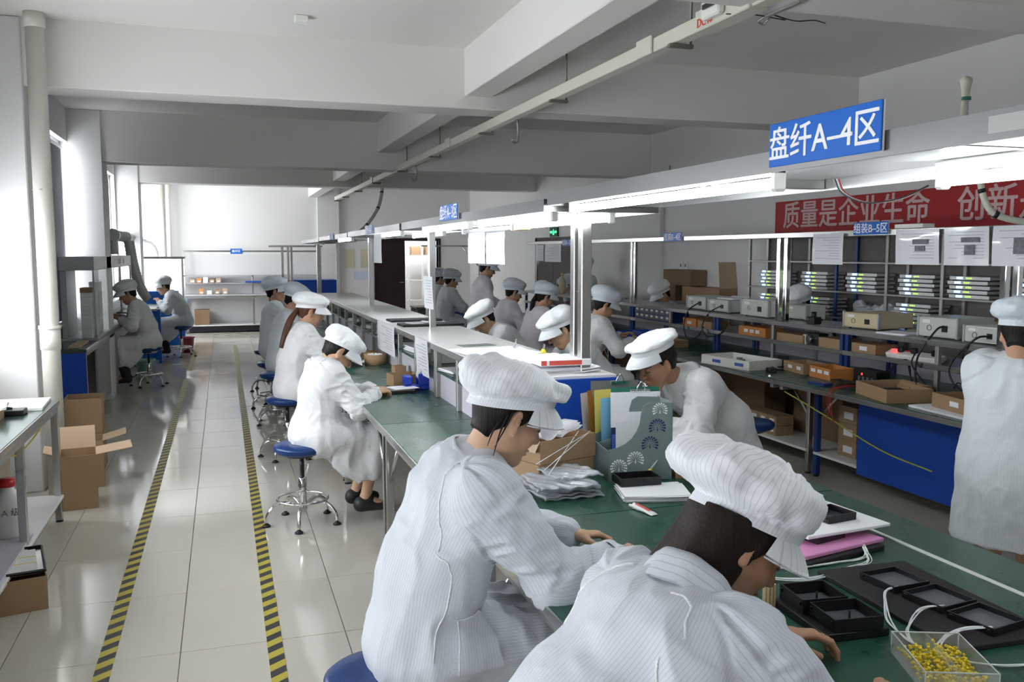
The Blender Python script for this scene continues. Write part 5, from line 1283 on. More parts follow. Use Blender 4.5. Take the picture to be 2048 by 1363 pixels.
for (x, y, l) in ((3.05, 7.3, 'stool under the worker with the blue box'), (3.1, 9.1, 'stool under the pinkish-coated ponytailed worker'), (3.15, 10.35, 'stool under the sideways worker of the right-hand aisle'), (3.2, 14.0, 'stool under the left worker of the far pair'), (3.13, 13.0, 'stool under the right worker of the far pair'), (2.68, 5.8, 'stool under the low bowed woman across the bench'), (2.66, 7.6, 'stool under the collared woman across the bench')): stool(l, x, y, .3)
# beyond the right-hand benches
person('standing man beyond the right-hand benches facing left', (5.18, 12.2, 0), HL, standing=True, lod=2, coat=COATB, capm=CAPB, capseed=19, lean=6, hp=18, scale=.96, lw=(.3, .15, .95), rw=(.3, -.15, .95))
person('worker hidden low behind the right-hand bench, only the cap showing by the bottles', (5.22, 12.75, 0), HL, seat=.48, lod=2, coat=COATB, capm=CAPB, capseed=20, lean=14, hp=35, lw=(.14, .16, .74), rw=(.14, -.16, .74), drape=False, J=dict(knL=V3(.18, .10, .50), knR=V3(.18, -.10, .50)))
person('worker hidden behind the instruments, white cap bowed beside the stacked cartons', (5.20, 9.62, 0), HL, seat=.48, lod=2, coat=COATB, capm=CAPW, capseed=21, lean=14, hp=40, lw=(.14, .16, .74), rw=(.14, -.16, .74), drape=False, J=dict(knL=V3(.18, .10, .50), knR=V3(.18, -.10, .50)))
person('worker hidden behind the rack-side bench, cap and ear showing past the chrome posts', (5.16, 6.93, 0), HL, seat=.50, lod=2, coat=COATB, capm=CAPW, capseed=22, lean=10, hp=34, lw=(.14, .16, .74), rw=(.14, -.16, .74), drape=False, J=dict(knL=V3(.18, .10, .50), knR=V3(.18, -.10, .50)))
# right standing woman
person('woman standing in the right aisle with her back turned, long pale blue coat', (3.15, 2.85, 0), R_(24), standing=True, lod=0, coat=COATB, capm=CAPB, capseed=23, lean=6, hp=22, hlean=4, hem=.45, scale=.885, lw=(.36, .16, .85), rw=(.36, -.14, .84), fold=1.1, capkw=dict(back=.045, up=.0, side=.02), build=1.1, collar='shirt')
# left side workers
person('worker seated at the fume hood in an off-white coat, facing left', (-.90, 12.05, 0), R_(184), seat=.5, lod=1, coat=COATW, capm=CAPW, capseed=24, lean=20, hp=28, lw=(.34, .10, .86), rw=(.34, -.06, .88), legs='trousers', fold=1.2)
person('worker seated at the far left booth in a grey-white coat, bent to the bench', (-.62, 15.4, 0), R_(186), seat=.5, lod=1, coat=COATB, capm=CAPW, capseed=25, lean=26, hp=20, lw=(.38, .12, .9), rw=(.38, -.10, .9), legs='trousers')
# ================================================================== SMALL OBJECTS
def open_carton(label, loc, w, d, h, rz=0., t=.004, flaps=(), m_=CARD, group=None, lab=(), name='carton', cat='carton'):
    o = thing(name, label, cat, loc, rz, group); x, y = w / 2, d / 2
    b = MB(); b.box(-x, x, -y, y, 0, t); b.box(-x, -x + t, -y, y, t, h); b.box(x - t, x, -y, y, t, h); b.box(-x + t, x - t, -y, -y + t, t, h); b.box(-x + t, x - t, y - t, y, t, h)
    b.build('carton_body', m_, o)
    for (side, ang, ln) in flaps:      # side in +x,-x,+y,-y ; ang from vertical outwards
        a = R_(ang); dx, dz = math.sin(a) * ln, math.cos(a) * ln
        if side[1] == 'x':
            s = 1 if side[0] == '+' else -1; p = [(s * (x - t / 2), -y + .002, h), (s * (x - t / 2), y - .002, h), (s * (x + dx), y - .002, h + dz), (s * (x + dx), -y + .002, h + dz)]
        else:
            s = 1 if side[0] == '+' else -1; p = [(-x + .002, s * (y - t / 2), h), (x - .002, s * (y - t / 2), h), (x - .002, s * (y + dx), h + dz), (-x + .002, s * (y + dx), h + dz)]
        n = (Vector(p[1]) - Vector(p[0])).cross(Vector(p[3]) - Vector(p[0])).normalized() * t * .7
        vs = p + [tuple(Vector(q) + n) for q in p]
        MB()._add(vs, [(0, 1, 2, 3), (7, 6, 5, 4), (0, 4, 5, 1), (1, 5, 6, 2), (2, 6, 7, 3), (3, 7, 4, 0)]).build('flap', CARDP, o)
    for (face, u0, u1, z0, z1) in lab:
        q = MB()
        if face == '-y': q.box(u0, u1, -y - .001, -y, z0, z1)
        elif face == '-x': q.box(-x - .001, -x, u0, u1, z0, z1)
        elif face == '+x': q.box(x, x + .001, u0, u1, z0, z1)
        q.build('label', PAPER, o)
    return o
def closed_carton(label, loc, w, d, h, rz=0., m_=CARD, lab=(), group=None, tape_=True, name='carton'):
    o = thing(name, label, 'carton', loc, rz, group); x, y = w / 2, d / 2
    MB().box(-x, x, -y, y, 0, h, c=.003).build('carton_body', m_, o)
    if tape_: MB().box(-.02, .02, -y - .0006, y + .0006, h - .03, h + .0006).build('packing_tape', CARDD, o)
    for (face, u0, u1, z0, z1) in lab:
        q = MB()
        if face == '-y': q.box(u0, u1, -y - .001, -y, z0, z1)
        else: q.box(-x - .001, -x, u0, u1, z0, z1)
        q.build('label', PAPER, o)
    return o
def flat(name, label, cat, loc, w, d, h, rz, m_, c=.002, group=None):
    return tag(MB().box(-w / 2, w / 2, -d / 2, d / 2, 0, h, c=min(c, h * .4)).build(name, m_, None, loc, rz), label, cat, group)
def paper_stack(label, loc, w, d, n, rz, th=.0025, m_=PAPER, name='paper_stack', curl=.004, spread=.008, rzs=3):
    o = thing(name, label, 'papers', loc, rz); g = random.Random(int(loc[0] * 1e4)); z = 0
    for k in range(n):
        ox, oy, a = g.uniform(-spread, spread), g.uniform(-spread, spread), R_(g.uniform(-rzs, rzs)); ca, sa = math.cos(a), math.sin(a); zz = z + th
        cu = curl * g.uniform(.2, 1)
        def fn(u, v, ox=ox, oy=oy, ca=ca, sa=sa, zz=zz, cu=cu):
            X, Y = (u - .5) * w, (v - .5) * d; return (ox + X * ca - Y * sa, oy + X * sa + Y * ca, zz + cu * (abs(u - .5) * 2) ** 3 * u)
        MB().sheet(fn, 6, 3, th * .9, smooth=False).build('sheet', m_, o); z = zz
    return o
Z0 = ZT + .0005
# --- pair of cartons with paper roll
closed_carton('flat brown carton lying under the open carton in front of the blue panel', (1.27, 3.43, Z0), .30, .25, .075, R_(20), tape_=False)
open_carton('open brown carton with white paper and plastic sleeves, by the foreground woman', (1.275, 3.43, Z0 + .077), .30, .25, .095, R_(20), flaps=[('-x', 150, .05)])
o = thing('paper_roll', 'white rolled paper sticking out of the open carton', 'paper roll', (1.20, 3.40, Z0 + .175), R_(20))
def _roll(u, v):
    a = u * 8.5; r = .044 + .012 * u; return (r * math.cos(a), (v - .5) * .19, .02 + r * math.sin(a) * 1.0 + .02)
MB().sheet(_roll, 40, 4).build('rolled_sheet', PAPER, o)
MB().sheet(lambda u, v: (-.06 + .03 * math.sin(u * 2.5), (v - .5) * .12, -.01 + .13 * u), 10, 4).build('loose_sheet', PAPER, o)
o = thing('plastic_sleeves', 'clear plastic sleeves lying on the open carton rim', 'plastic sleeves', (1.36, 3.44, Z0 + .150), R_(35))
for k in range(4): MB().sheet(lambda u, v, k=k: ((u - .5) * .16, (v - .5) * .06 + k * .012, .01 + .03 * u + .004 * k + .006 * math.sin(u * 6 + k)), 8, 3).build('sleeve', BAG, o)
for k, (a, b) in enumerate((((1.13, 3.18, .865), (1.40, 3.30, .95)), ((1.15, 3.14, .850), (1.42, 3.33, .948)), ((1.16, 3.12, .835), (1.38, 3.36, .945)))):
    tag(MB().cyl(a, b, .0016, n=6).build('fibre_tube', WIREW), 'thin white fibre tube leaning on the open carton rim, %s of three' % ['uppermost', 'middle', 'lowest'][k], 'tube', 'fibre tubes on the carton')
# --- bubble wrap pile
for k in range(6):
    g = random.Random(k); cx, cy, rz = 1.215 + g.uniform(-.02, .02), 3.13 + g.uniform(-.02, .02), R_(g.uniform(-12, 18)); w, d = .25 + g.uniform(-.02, .02), .24
    if k == 5: cx, cy, w, d = 1.27, 3.18, .19, .19
    ph = g.uniform(0, 6)
    fn = lambda u, v, ph=ph, w=w, d=d: ((u - .5) * w, (v - .5) * d, .010 + .004 * math.sin(u * 9 + ph) * math.sin(v * 7 + ph) + .003 * math.sin(u * 23 + v * 17))
    tag(MB().sheet(fn, 28, 28, .007).build('bubble_wrap_sheet', BWRAP, None, (cx, cy, Z0 + k * .0115), rz), ['bottom', 'second', 'third', 'fourth', 'fifth', 'small topmost'][k] + ' bubble wrap pouch of the pile before the foreground woman', 'bubble wrap', 'bubble wrap pouches')
# --- magazine file organiser
og = thing('file_organiser', 'grey metal file organiser with punched peacock pattern on the green bench', 'file organiser', (1.45, 3.215, Z0), R_(-8))
LW, DP = .27, .45
prof = [(0, 0), (LW, 0), (LW, .315), (LW - .10, .320), (LW - .125, .305), (LW - .135, .27)] + [(LW - .135 - .125 * (1 - math.cos(a)), .27 - .135 * math.sin(a)) for a in [R_(k * 15) for k in range(1, 6)]] + [(.004, .130), (0, .128)]
def panel(yy, nm):
    M = Matrix(((1, 0, 0, 0), (0, 0, 1, yy), (0, 1, 0, 0), (0, 0, 0, 1))); return MB().prism(prof, 0, .003, M=M).build(nm, ORGZ, og)
pn = panel(0, 'side_panel'); panel(DP / 3, 'divider'); panel(2 * DP / 3, 'divider'); panel(DP, 'side_panel')
MB().box(LW - .003, LW, 0, DP, 0, .315).box(0, .003, 0, DP, 0, .125).box(0, LW, 0, DP, 0, .003).build('organiser_frame', ORGZ, og)
def peacock(cx, cz, s, m_, nm):
    q = MB(); M = lambda x, z, r: q.prism([(x + r * math.cos(a), z + r * math.sin(a)) for a in [k * PI / 4 for k in range(8)]], -.0008, 0, M=Matrix(((1, 0, 0, 0), (0, 0, 1, 0), (0, 1, 0, 0), (0, 0, 0, 1))))
    for r, n, rd in ((.012, 6, .0016), (.019, 9, .0024), (.027, 11, .0036), (.034, 12, .0044)):
        for k in range(n): a = R_(-25) + (PI + R_(50)) * k / (n - 1); M(cx + s * r * math.cos(a), cz + s * r * math.sin(a), s * rd)
    q.prism([(cx - .003 * s, cz - .014 * s), (cx + .003 * s, cz - .014 * s), (cx, cz + .008 * s)], -.0008, 0, M=Matrix(((1, 0, 0, 0), (0, 0, 1, 0), (0, 1, 0, 0), (0, 0, 0, 1))))
    ob = q.build('perforation', m_, pn); ob['kind'] = 'stuff'
DKB = mat('dark_blue_behind', (.015, .03, .12), .5)
for (cx, cz, s, m_) in ((.045, .055, .95, PAPER), (.115, .085, .95, PAPER), (.175, .145, .95, DKB), (.205, .215, .95, DKB), (.215, .285, .85, PAPER)): peacock(cx, cz, s, m_, '')
# contents of the organiser: leaning folders and sheets, each a thing
def leaf(name, label, cat, x, y, w, h, m_, lean=0., rz=0., th=.003, z=.004):
    o = thing(name, label, cat, tuple(og.matrix_basis @ Vector((x, y, z))), R_(-8) + rz)
    MB().sheet(lambda u, v: ((u - .5) * w, lean * v + .004 * math.sin(3 * u) * v, v * h), 6, 6, 0).build('cover', m_, o)
    return o
leaf('folder', 'white folder at the left end of the file organiser contents', 'folder', .040, .42, .08, .29, PAPER2, .03, R_(40))
leaf('folder', 'brown folder in the file organiser, left of the yellow one', 'folder', .050, .36, .06, .31, mat('brown_folder', (.36, .17, .04), .5), .03, R_(35))
leaf('folder', 'yellow folder standing in the file organiser', 'folder', .075, .31, .09, .32, YELP, .02, R_(15))
leaf('folder', 'light blue folder standing in the file organiser', 'folder', .078, .25, .075, .295, LBLUE, .01, R_(12))
cb = leaf('clipboard', 'green clipboard with papers and chrome clip in the file organiser', 'clipboard', .180, .20, .215, .345, mat('green_board', (.02, .16, .11), .4), .02)
MB().sheet(lambda u, v: ((u - .5) * .22, -.006 + .02 * v, v * .325), 6, 6).build('paper_sheet', PAPER, cb)
def clip(par, x, y, z, s=1.):
    MB().box(x - .045 * s, x + .045 * s, y - .010, y - .002, z - .008 * s, z + .012 * s, c=.003).build('clip_bar', CHROME, par)
    MB().tube(bez([(x - .02 * s, y - .012, z + .004), (x - .012 * s, y - .02, z + .030 * s), (x, y - .022, z + .045 * s), (x + .012 * s, y - .02, z + .030 * s), (x + .02 * s, y - .012, z + .004)], 16), .003 * s, 6).build('clip_lever', CHROME, par)
clip(cb, .02, .016, .325, 1.0)
cb2 = leaf('clipboard', 'second clipboard with a dark metal clip behind the first, by the steel post', 'clipboard', .14, .39, .22, .35, GREYD, .0); clip(cb2, .02, 0, .34, .9)
for k in range(3): leaf('form_sheet', ['tall white form sheet in front of the clipboard', 'white lined form sheet in the middle of the file organiser', 'curled lined form in the front slot of the file organiser'][k], 'paper', [.165, .185, .125][k], [.165, .12, .04][k], [.20, .17, .16][k], [.325, .255, .225][k], [PAPER, PAPER, mat('lined_paper', (.74, .75, .77), .6, var=.1, vscale=90, stretch=(1, 1, 4))][k], .01)
leaf('booklet', 'dark blue booklet in the front slot of the file organiser', 'booklet', .085, .075, .10, .20, DKB, .01)
leaf('booklet', 'small blue and white booklet behind the lined form', 'booklet', .065, .06, .06, .175, mat('blue_print'), .01)
# tools by the organiser
o = thing('cutter', 'yellow and grey cutter pen leaning on the file organiser', 'cutter', (1.60, 3.165, Z0))
MB().cyl((-.025, 0, .008), (.0, .005, .03), .006, n=8).build('grip', mat('navy', (.02, .03, .08), .4), o); MB().cyl((.0, .005, .03), (.02, .010, .048), .0065, n=8).build('barrel', YEL, o); MB().cyl((.02, .010, .048), (.055, .02, .082), .005, .002, n=8).build('tip', GREYP, o)
# black box, paper stack, glue tube
def tray_(label, loc, w, d, h, rz, m_=BLACK, t=.004, floor_=DARKGL, pin=False, group=None, name='black_tray', clips=True):
    o = thing(name, label, 'tray', loc, rz, group); x, y = w / 2, d / 2
    b = MB(); b.box(-x, x, -y, y, 0, t); b.box(-x, -x + t, -y, y, t, h); b.box(x - t, x, -y, y, t, h); b.box(-x + t, x - t, -y, -y + t, t, h); b.box(-x + t, x - t, y - t, y, t, h); b.build('tray_body', m_, o)
    MB().box(-x + t + .001, x - t - .001, -y + t + .001, y - t - .001, t, t + .001).build('tray_floor', floor_, o)
    if clips:
        for (sx, sy) in ((-1, -1), (1, -1), (1, 1), (-1, 1)): MB().box(sx * x - .004, sx * x + .004, sy * y * .8 - .004, sy * y * .8 + .004, h * .5, h * .8, c=.001).build('clip', m_, o)
    if pin: MB().cyl((.01, 0, t), (.01, 0, h * .85), .003, n=8).build('post', m_, o)
    return o
paper_stack('stack of white printed sheets beside the black box on the bench', (1.535, 2.985, Z0), .25, .19, 9, R_(-14))
tray_('small black plastic box on the paper stack before the file organiser', (1.515, 3.09, Z0 + .025), .165, .105, .030, R_(-4), floor_=BLACK)
o = thing('glue_tube', 'crumpled white and red glue tube lying on the bench', 'glue tube', (1.40, 2.79, Z0), R_(-72))
def _gt(u, v):
    a = v * 2 * PI; w = (.011 + .004 * u) * (1 + .15 * math.sin(u * 9)); hgt = .010 * (1 - u) ** .6 + .0015
    return ((u - .5) * .105, w * math.cos(a), hgt * (1 + math.sin(a)) + .0005)
MB().sheet(_gt, 20, 14).build('tube_body', mat('white_tube', (.82, .82, .82), .3), o)
MB().sheet(lambda u, v: ((u - .5) * .07 - .006, (v - .5) * .014, .0195 * (1 - (u * .66 + .12)) ** .6 + .0045), 10, 2).build('tube_label', RED, o)
MB().cyl((-.075, 0, .009), (-.052, 0, .010), .0045, .007, n=10).build('nozzle', WHITEP, o)
open_carton('small open brown carton right of the file organiser', (1.815, 3.23, Z0), .14, .13, .075, R_(-10), flaps=[('-y', 130, .04)])
flat('white_board', 'white board under the young man\'s arms', 'board', (2.02, 3.86, Z0), .26, .30, .018, R_(-6), WFOAM)
paper_stack('loose sheets beside the young man\'s elbow', (1.95, 3.60, Z0), .20, .15, 4, R_(12))
flat('correction_box', 'small white box standing behind the file organiser', 'box', (1.83, 3.52, Z0), .03, .03, .05, .2, WHITEP)
# foam pads with trays at the right
flat('black_foam_pad', 'thin black foam pad under the pink pad by the bowed woman', 'foam pad', (1.74, 2.30, Z0), .34, .28, .014, R_(12), BLACKF)
flat('pink_foam_pad', 'pink foam pad between the white and the black pads', 'foam pad', (1.755, 2.32, Z0 + .015), .35, .27, .012, R_(12), PINK)
tray_('black tray pressed between the pink and white pads', (1.76, 2.30, Z0 + .028), .13, .11, .020, R_(14), floor_=BLACK, clips=False)
flat('white_foam_pad', 'white foam pad on top of the pink pad', 'foam pad', (1.82, 2.42, Z0 + .049), .34, .36, .010, R_(6), WFOAM)
tray_('open black tray on the white foam pad', (1.86, 2.37, Z0 + .060), .12, .11, .024, R_(8))
tray_('black tray half hidden by the cap on the white pad', (1.84, 2.50, Z0 + .060), .12, .10, .024, R_(8))
flat('long_foam_pad', 'long black foam pad carrying three open trays at the frame right', 'foam pad', (1.735, 1.81, Z0), .295, .53, .013, R_(-2), BLACKF)
TX = [(1.735, 1.93), (1.75, 1.785), (1.762, 1.645)]
for k, (x, y) in enumerate(TX): tray_('shallow black tray on the long foam pad, %s of three' % ['farthest', 'middle', 'nearest'][k], (x, y, Z0 + .014), .125, .125, .018, R_(4 + 3 * k), floor_=mat('grey_tray_floor', (.10, .11, .12), .2))
flat('base_plate', 'black base plate under two stacked trays at the bowed woman\'s face', 'plate', (1.425, 1.805, Z0), .175, .24, .020, R_(-4), BLACK)
tray_('deep black tray with a pin, farther of the pair on the base plate', (1.42, 1.862, Z0 + .021), .125, .115, .036, R_(-6), pin=True, floor_=mat('grey_tray_floor'))
tray_('deep black tray with a pin, nearer of the pair on the base plate', (1.425, 1.742, Z0 + .021), .130, .115, .032, R_(-6), pin=True, floor_=mat('grey_tray_floor'))
o = thing('brush', 'bundle of pale bristles standing on the bench under the bowed face', 'brush', (1.325, 1.925, Z0))
for k in range(14): a = k * .45; MB().box(-.0035, .0035, -.0035, .0035, 0, .055 + .004 * (k % 3), c=.0008, M=RM((.004 * (k % 4) + .010 * math.cos(a), .010 * math.sin(a), 0), a)).build('bristle', WOOD, o)
# fibre pigtails
def fibres(label, pts, n=4, sp=.006, r=.0016, m_=WIREW):
    o = thing('fibre_bundle', label, 'fibre bundle', pts[0])
    for k in range(n):
        g = random.Random(k + int(pts[0][0] * 1000)); P_ = [Vector(p) - Vector(pts[0]) + Vector((g.uniform(-sp, sp), g.uniform(-sp, sp), .001 * k)) * (1 if i else .5) for i, p in enumerate(pts)]
        MB().tube(bez(P_, 40), r, 5).build('fibre', m_, o)
zf = Z0 + .004; zt = Z0 + .026
fibres('white fibre bundle looping from the farthest tray on the long pad', [(1.70, 1.875, zt), (1.645, 1.865, zt), (1.60, 1.80, zt - .004), (1.555, 1.74, zf), (1.52, 1.65, zf), (1.50, 1.58, zf + .01)])
fibres('white fibre bundle looping from the middle tray on the long pad', [(1.72, 1.735, zt), (1.66, 1.735, zt), (1.60, 1.71, zt - .004), (1.55, 1.67, zf), (1.515, 1.60, zf), (1.53, 1.52, zf)])
fibres('white fibre bundle looping from the nearest tray on the long pad', [(1.73, 1.595, zt), (1.67, 1.605, zt), (1.60, 1.60, zt - .004), (1.555, 1.58, zf), (1.54, 1.53, zf), (1.62, 1.47, zf), (1.75, 1.44, zf)])
fibres('white fibre bundle curving behind the two deep trays', [(1.83, 2.17, zt), (1.80, 2.11, zf), (1.72, 2.08, zf), (1.60, 2.05, zf), (1.50, 2.05, zf), (1.42, 2.10, zf)], 6, .010)
fibres('thinner white fibre bundle in front of the pink pad', [(1.87, 2.22, zt), (1.82, 2.15, zf), (1.70, 2.14, zf), (1.58, 2.13, zf), (1.50, 2.15, zf)], 4, .008)
# clear parts box with yellow caps
o = thing('parts_box', 'clear acrylic box filled with yellow caps at the bottom edge', 'box', (1.475, 1.485, Z0), R_(-22)); w, d, h, t = .150, .20, .050, .003
for (a, b, c_, e) in ((-w / 2, -w / 2 + t, -d / 2, d / 2), (w / 2 - t, w / 2, -d / 2, d / 2), (-w / 2 + t, w / 2 - t, -d / 2, -d / 2 + t), (-w / 2 + t, w / 2 - t, d / 2 - t, d / 2), (-.002, .002, -d / 2 + t, d / 2 - t)): MB().box(a, b, c_, e, t, h).build('wall', mat('clear_acrylic_thin', (.9, .92, .9), .05, alpha=.16), o)
MB().box(-w / 2, w / 2, -d / 2, d / 2, 0, t).build('base', mat('clear_acrylic_thin'), o)
MB().tube([(-w / 2, -d / 2, h), (w / 2, -d / 2, h), (w / 2, d / 2, h), (-w / 2, d / 2, h)], .0018, 5, closed=True).build('rim', mat('acrylic_edge', (.85, .88, .86), .1, alpha=.7), o)
for (sx, sy) in ((-1, -1), (1, -1), (1, 1), (-1, 1)): MB().cyl((sx * (w / 2), sy * (d / 2), 0), (sx * (w / 2), sy * (d / 2), h), .0016, n=5).build('corner', mat('acrylic_edge'), o)
cm = MB(); g = random.Random(2)
for k in range(420):
    x, y = g.uniform(-w / 2 + .010, w / 2 - .010), g.uniform(-d / 2 + .010, d / 2 - .010); z = .006 + g.random() * .028 * (1 - abs(x) * 4); a = g.uniform(0, 6); L_ = .006
    cm.cyl((x, y, z), (x + L_ * math.cos(a), y + L_ * math.sin(a), z + g.uniform(-.002, .004)), .0032, n=6)
cc = tag(cm.build('yellow_caps', YEL, None, o.location, R_(-22)), 'heap of small yellow caps inside the clear box', 'caps', kind='stuff')
cc.location.z += .001
flat('steel_tweezers', 'steel tweezers lying at the bottom edge of the bench', 'tweezers', (1.20, 1.50, Z0), .10, .008, .004, R_(-30), STEEL, .001)
# --- woman with clasped hands: pad and bench things
flat('black_pad', 'black pad under the clasped hands', 'pad', (1.04, 5.80, Z0), .27, .22, .022, R_(2), BLACK)
paper_stack('white sheet on the black pad by the clasped hands', (1.11, 5.79, Z0 + .023), .17, .15, 2, R_(12))
o = thing('tape_dispenser', 'bright blue tape dispenser with a white roll on the bench', 'tape dispenser', (1.225, 5.86, Z0), R_(4))
o.scale = (1.15, 1.3, 1.15); b = MB(); b.box(-.08, .08, -.035, .035, 0, .03, c=.006); b.box(-.08, -.035, -.033, .033, .03, .085, c=.008); b.box(.0, .08, -.035, -.025, .03, .095, c=.004); b.box(.0, .08, .025, .035, .03, .095, c=.004); b.box(.065, .08, -.025, .025, .03, .09); b.build('dispenser_body', mat('bright_blue_plastic', (.02, .06, .50), .3), o)
MB().lathe([(.018, -.02), (.036, -.02), (.036, .02), (.018, .02), (.018, -.02)], 24, M=RM((.035, 0, .085), rx=R_(90))).build('tape_roll', WHITEP, o)
open_carton('open brown carton behind the blue tape dispenser', (1.17, 6.06, Z0), .19, .16, .085, R_(8))
open_carton('small brown carton at the foot of the shelf behind the tape dispenser', (1.215, 6.45, Z0), .085, .10, .09, R_(4))
o = thing('basket', 'round brown cardboard basket on the bench behind the clasped-hands woman', 'basket', (1.175, 7.3, Z0))
MB().lathe([(0, .003), (.085, 0), (.092, .085), (.086, .085), (.08, .006), (0, .006)], 28).build('basket_body', CARD, o); m = MB()
for k in range(10): a = k * .628; m.lathe([(0, .055), (.012, .06), (.012, .085), (0, .088)], 8, c=(.05 * math.cos(a), .05 * math.sin(a), 0))
ob = m.build('contents', WFOAM, o); ob['kind'] = 'stuff'
open_carton('long brown carton against the shelf behind the basket', (1.15, 7.75, Z0), .22, .16, .06, R_(2))
o = thing('folded_pad', 'black pad propped like a tent behind the clasped-hands woman', 'pad', (.95, 7.28, Z0)); MB().prism([(-.11, 0), (.11, 0), (.02, .075), (.012, .08)], -.11, .11, M=Matrix(((1, 0, 0, 0), (0, 0, 1, 0), (0, 1, 0, 0), (0, 0, 0, 1)))).build('pad_body', BLACKF, o)
paper_stack('white sheets lying behind the tented black pad', (1.14, 7.50, Z0), .13, .12, 2, .1)
# shelf compartments
closed_carton('small white drawer box in the shelf compartment above the tape dispenser', (1.40, 5.80, ZT + .187), .14, .16, .09, R_(3), WHITEP, [('-x', -.03, .03, .05, .055), ('-x', -.03, .03, .03, .035)], tape_=False, name='drawer_box')
paper_stack('crumpled white papers in the first shelf compartment', (1.37, 5.30, ZT + .187), .17, .22, 4, .2, .004, curl=.03)
paper_stack('pile of documents in the second shelf compartment', (1.40, 6.5, ZT + .187), .18, .3, 6, .1, .006)
for k, y in enumerate((7.0, 8.0, 8.7, 9.6)): paper_stack('document pile inside the raised shelf, %s from the near end' % ['third', 'fourth', 'fifth', 'sixth'][k], (1.40, y, ZT + .187), .18, .26, 5, .1 * k, .006, [PAPER2, LILAC, PAPER2, PAPER][k])
# shelf top things
ZS = ZT + .3405
for k, (y, w) in enumerate(((7.45, .44), (6.95, .50))):
    flat('black_flat_tray', ['flat black tray across the raised shelf, farther of two', 'flat black tray with plastic bits across the raised shelf, nearer of two'][k], 'tray', (1.54 + .03 * k, y, ZS), w, .22, .018, R_(2), BLACKF)
paper_stack('plastic bits on the nearer flat black tray', (1.46, 6.95, ZS + .0185), .16, .12, 3, .3, .003, PVC, name='plastic_bits', curl=.012)
paper_stack('spread of white sheets on the shelf top before the bowed woman', (1.50, 4.95, ZS), .40, .42, 4, R_(3), .002, curl=.006, spread=.03, rzs=8)
flat('grey_card', 'grey card lying on the white shelf before the papers', 'card', (1.50, 5.35, ZS), .22, .12, .002, R_(8), GREYD, .0005)
paper_stack('thick pile of white papers at the near end of the raised shelf', (1.55, 4.28, ZS), .42, .60, 6, R_(-2), .004, curl=.012, spread=.03, rzs=6)
o = thing('red_folder', 'white folder with a red printed spine at the end of the raised shelf', 'folder', (1.56, 3.985, ZS + .0375), R_(-3)); MB().box(-.13, .13, -.03, .20, 0, .030, c=.003).build('folder_body', PAPER, o); MB().box(-.085, .08, -.0308, -.03, .004, .026).build('red_spine', RED, o); MB().box(-.125, -.098, -.0308, -.03, .004, .026).build('red_mark', RED, o)
for k, (x, y, m_) in enumerate(((1.66, 5.05, CHROME), (1.72, 4.72, YEL))):
    o = thing('binder_clip', ['chrome binder clip on the shelf papers', 'yellow binder clip on the shelf papers'][k], 'clip', (x, y, ZS + .013)); MB().prism([(-.012, 0), (.012, 0), (.003, .02), (-.003, .02)], -.02, .02, M=Matrix(((1, 0, 0, 0), (0, 0, 1, 0), (0, 1, 0, 0), (0, 0, 0, 1)))).build('clip_body', m_, o); MB().tube([(0, -.01, .018), (.006, -.006, .05), (.006, .006, .05), (0, .01, .018)], .0015, 5).build('clip_wire', CHROME, o)
flat('blue_leaflet', 'light blue leaflet on the papers by the steel post', 'leaflet', (1.73, 4.33, ZS + .040), .10, .14, .003, R_(35), LBLUE)
# --- right bench: table things
ZR = .7505
o = thing('chassis_box', 'shallow cream chassis box with blue sockets on the right-hand bench', 'chassis', (4.05, 6.35, ZR), R_(8)); b = MB(); b.box(-.17, .17, -.30, .30, 0, .012); b.box(-.17, -.162, -.30, .30, .012, .075, c=.002); b.box(.162, .17, -.30, .30, .012, .075, c=.002); b.box(-.162, .162, -.30, -.292, .012, .075); b.box(-.162, .162, .292, .30, .012, .075); b.build('chassis_body', WHITEP, o)
for y in (-.18, .10): MB().box(-.1735, -.170, y - .05, y + .05, .025, .05).build('socket', mat('blue_print'), o)
for k in range(4): MB().box(-.10 + .06 * k, -.07 + .06 * k, -.2 + .1 * k, -.15 + .1 * k, .012, .05, c=.003).build('component', GREYD, o)
for k in range(5):
    g = random.Random(k); o = thing('connector_block', 'small black connector gadget on the right-hand bench, %s' % ['standing tall beside the chassis box', 'lying behind the chassis box', 'with a chrome knob before the cartons', 'beside the brown cartons', 'at the foot of the blue upright'][k], 'connector', ((4.30, 4.36, 4.05, 4.36, 4.33)[k], (6.12, 6.3, 5.92, 6.06, 6.48)[k], ZR), g.uniform(0, 1))
    MB().box(-.03, .03, -.04, .04, 0, (.10, .04, .035, .04, .05)[k], c=.005).build('body', BLACK, o); MB().cyl((0, 0, .02), (-.05, .01, .025), .009, n=10).build('plug', CHROME if k == 2 else GREYD, o)
fibres('tangle of dark wires between the gadgets on the right-hand bench', [(4.2, 6.1, ZR + .01), (4.3, 5.95, ZR + .04), (4.4, 6.15, ZR + .01), (4.25, 6.25, ZR + .03), (4.1, 5.95, ZR + .01)], 5, .05, .003, WIREB)
open_carton('shallow brown carton with white labels on the right-hand bench, left one', (4.31, 5.85, ZR), .20, .30, .08, R_(-6), lab=[('-x', -.11, -.05, .03, .055), ('-x', .02, .08, .03, .055)])
open_carton('shallow brown carton with three white labels on the right-hand bench, right one', (4.29, 5.50, ZR), .20, .28, .085, R_(-6), lab=[('-x', -.12, -.06, .04, .065), ('-x', -.03, .03, .04, .065), ('-x', .06, .12, .04, .065)], m_=ORANGE)
o = thing('power_supply', 'black power supply with a red light among the cables', 'power supply', (4.38, 5.18, ZR), R_(-5)); MB().box(-.06, .06, -.13, .13, 0, .10, c=.005).build('case', BLACK, o); MB().box(-.062, -.060, .02, .034, .06, .074).build('red_light', LEDR, o)
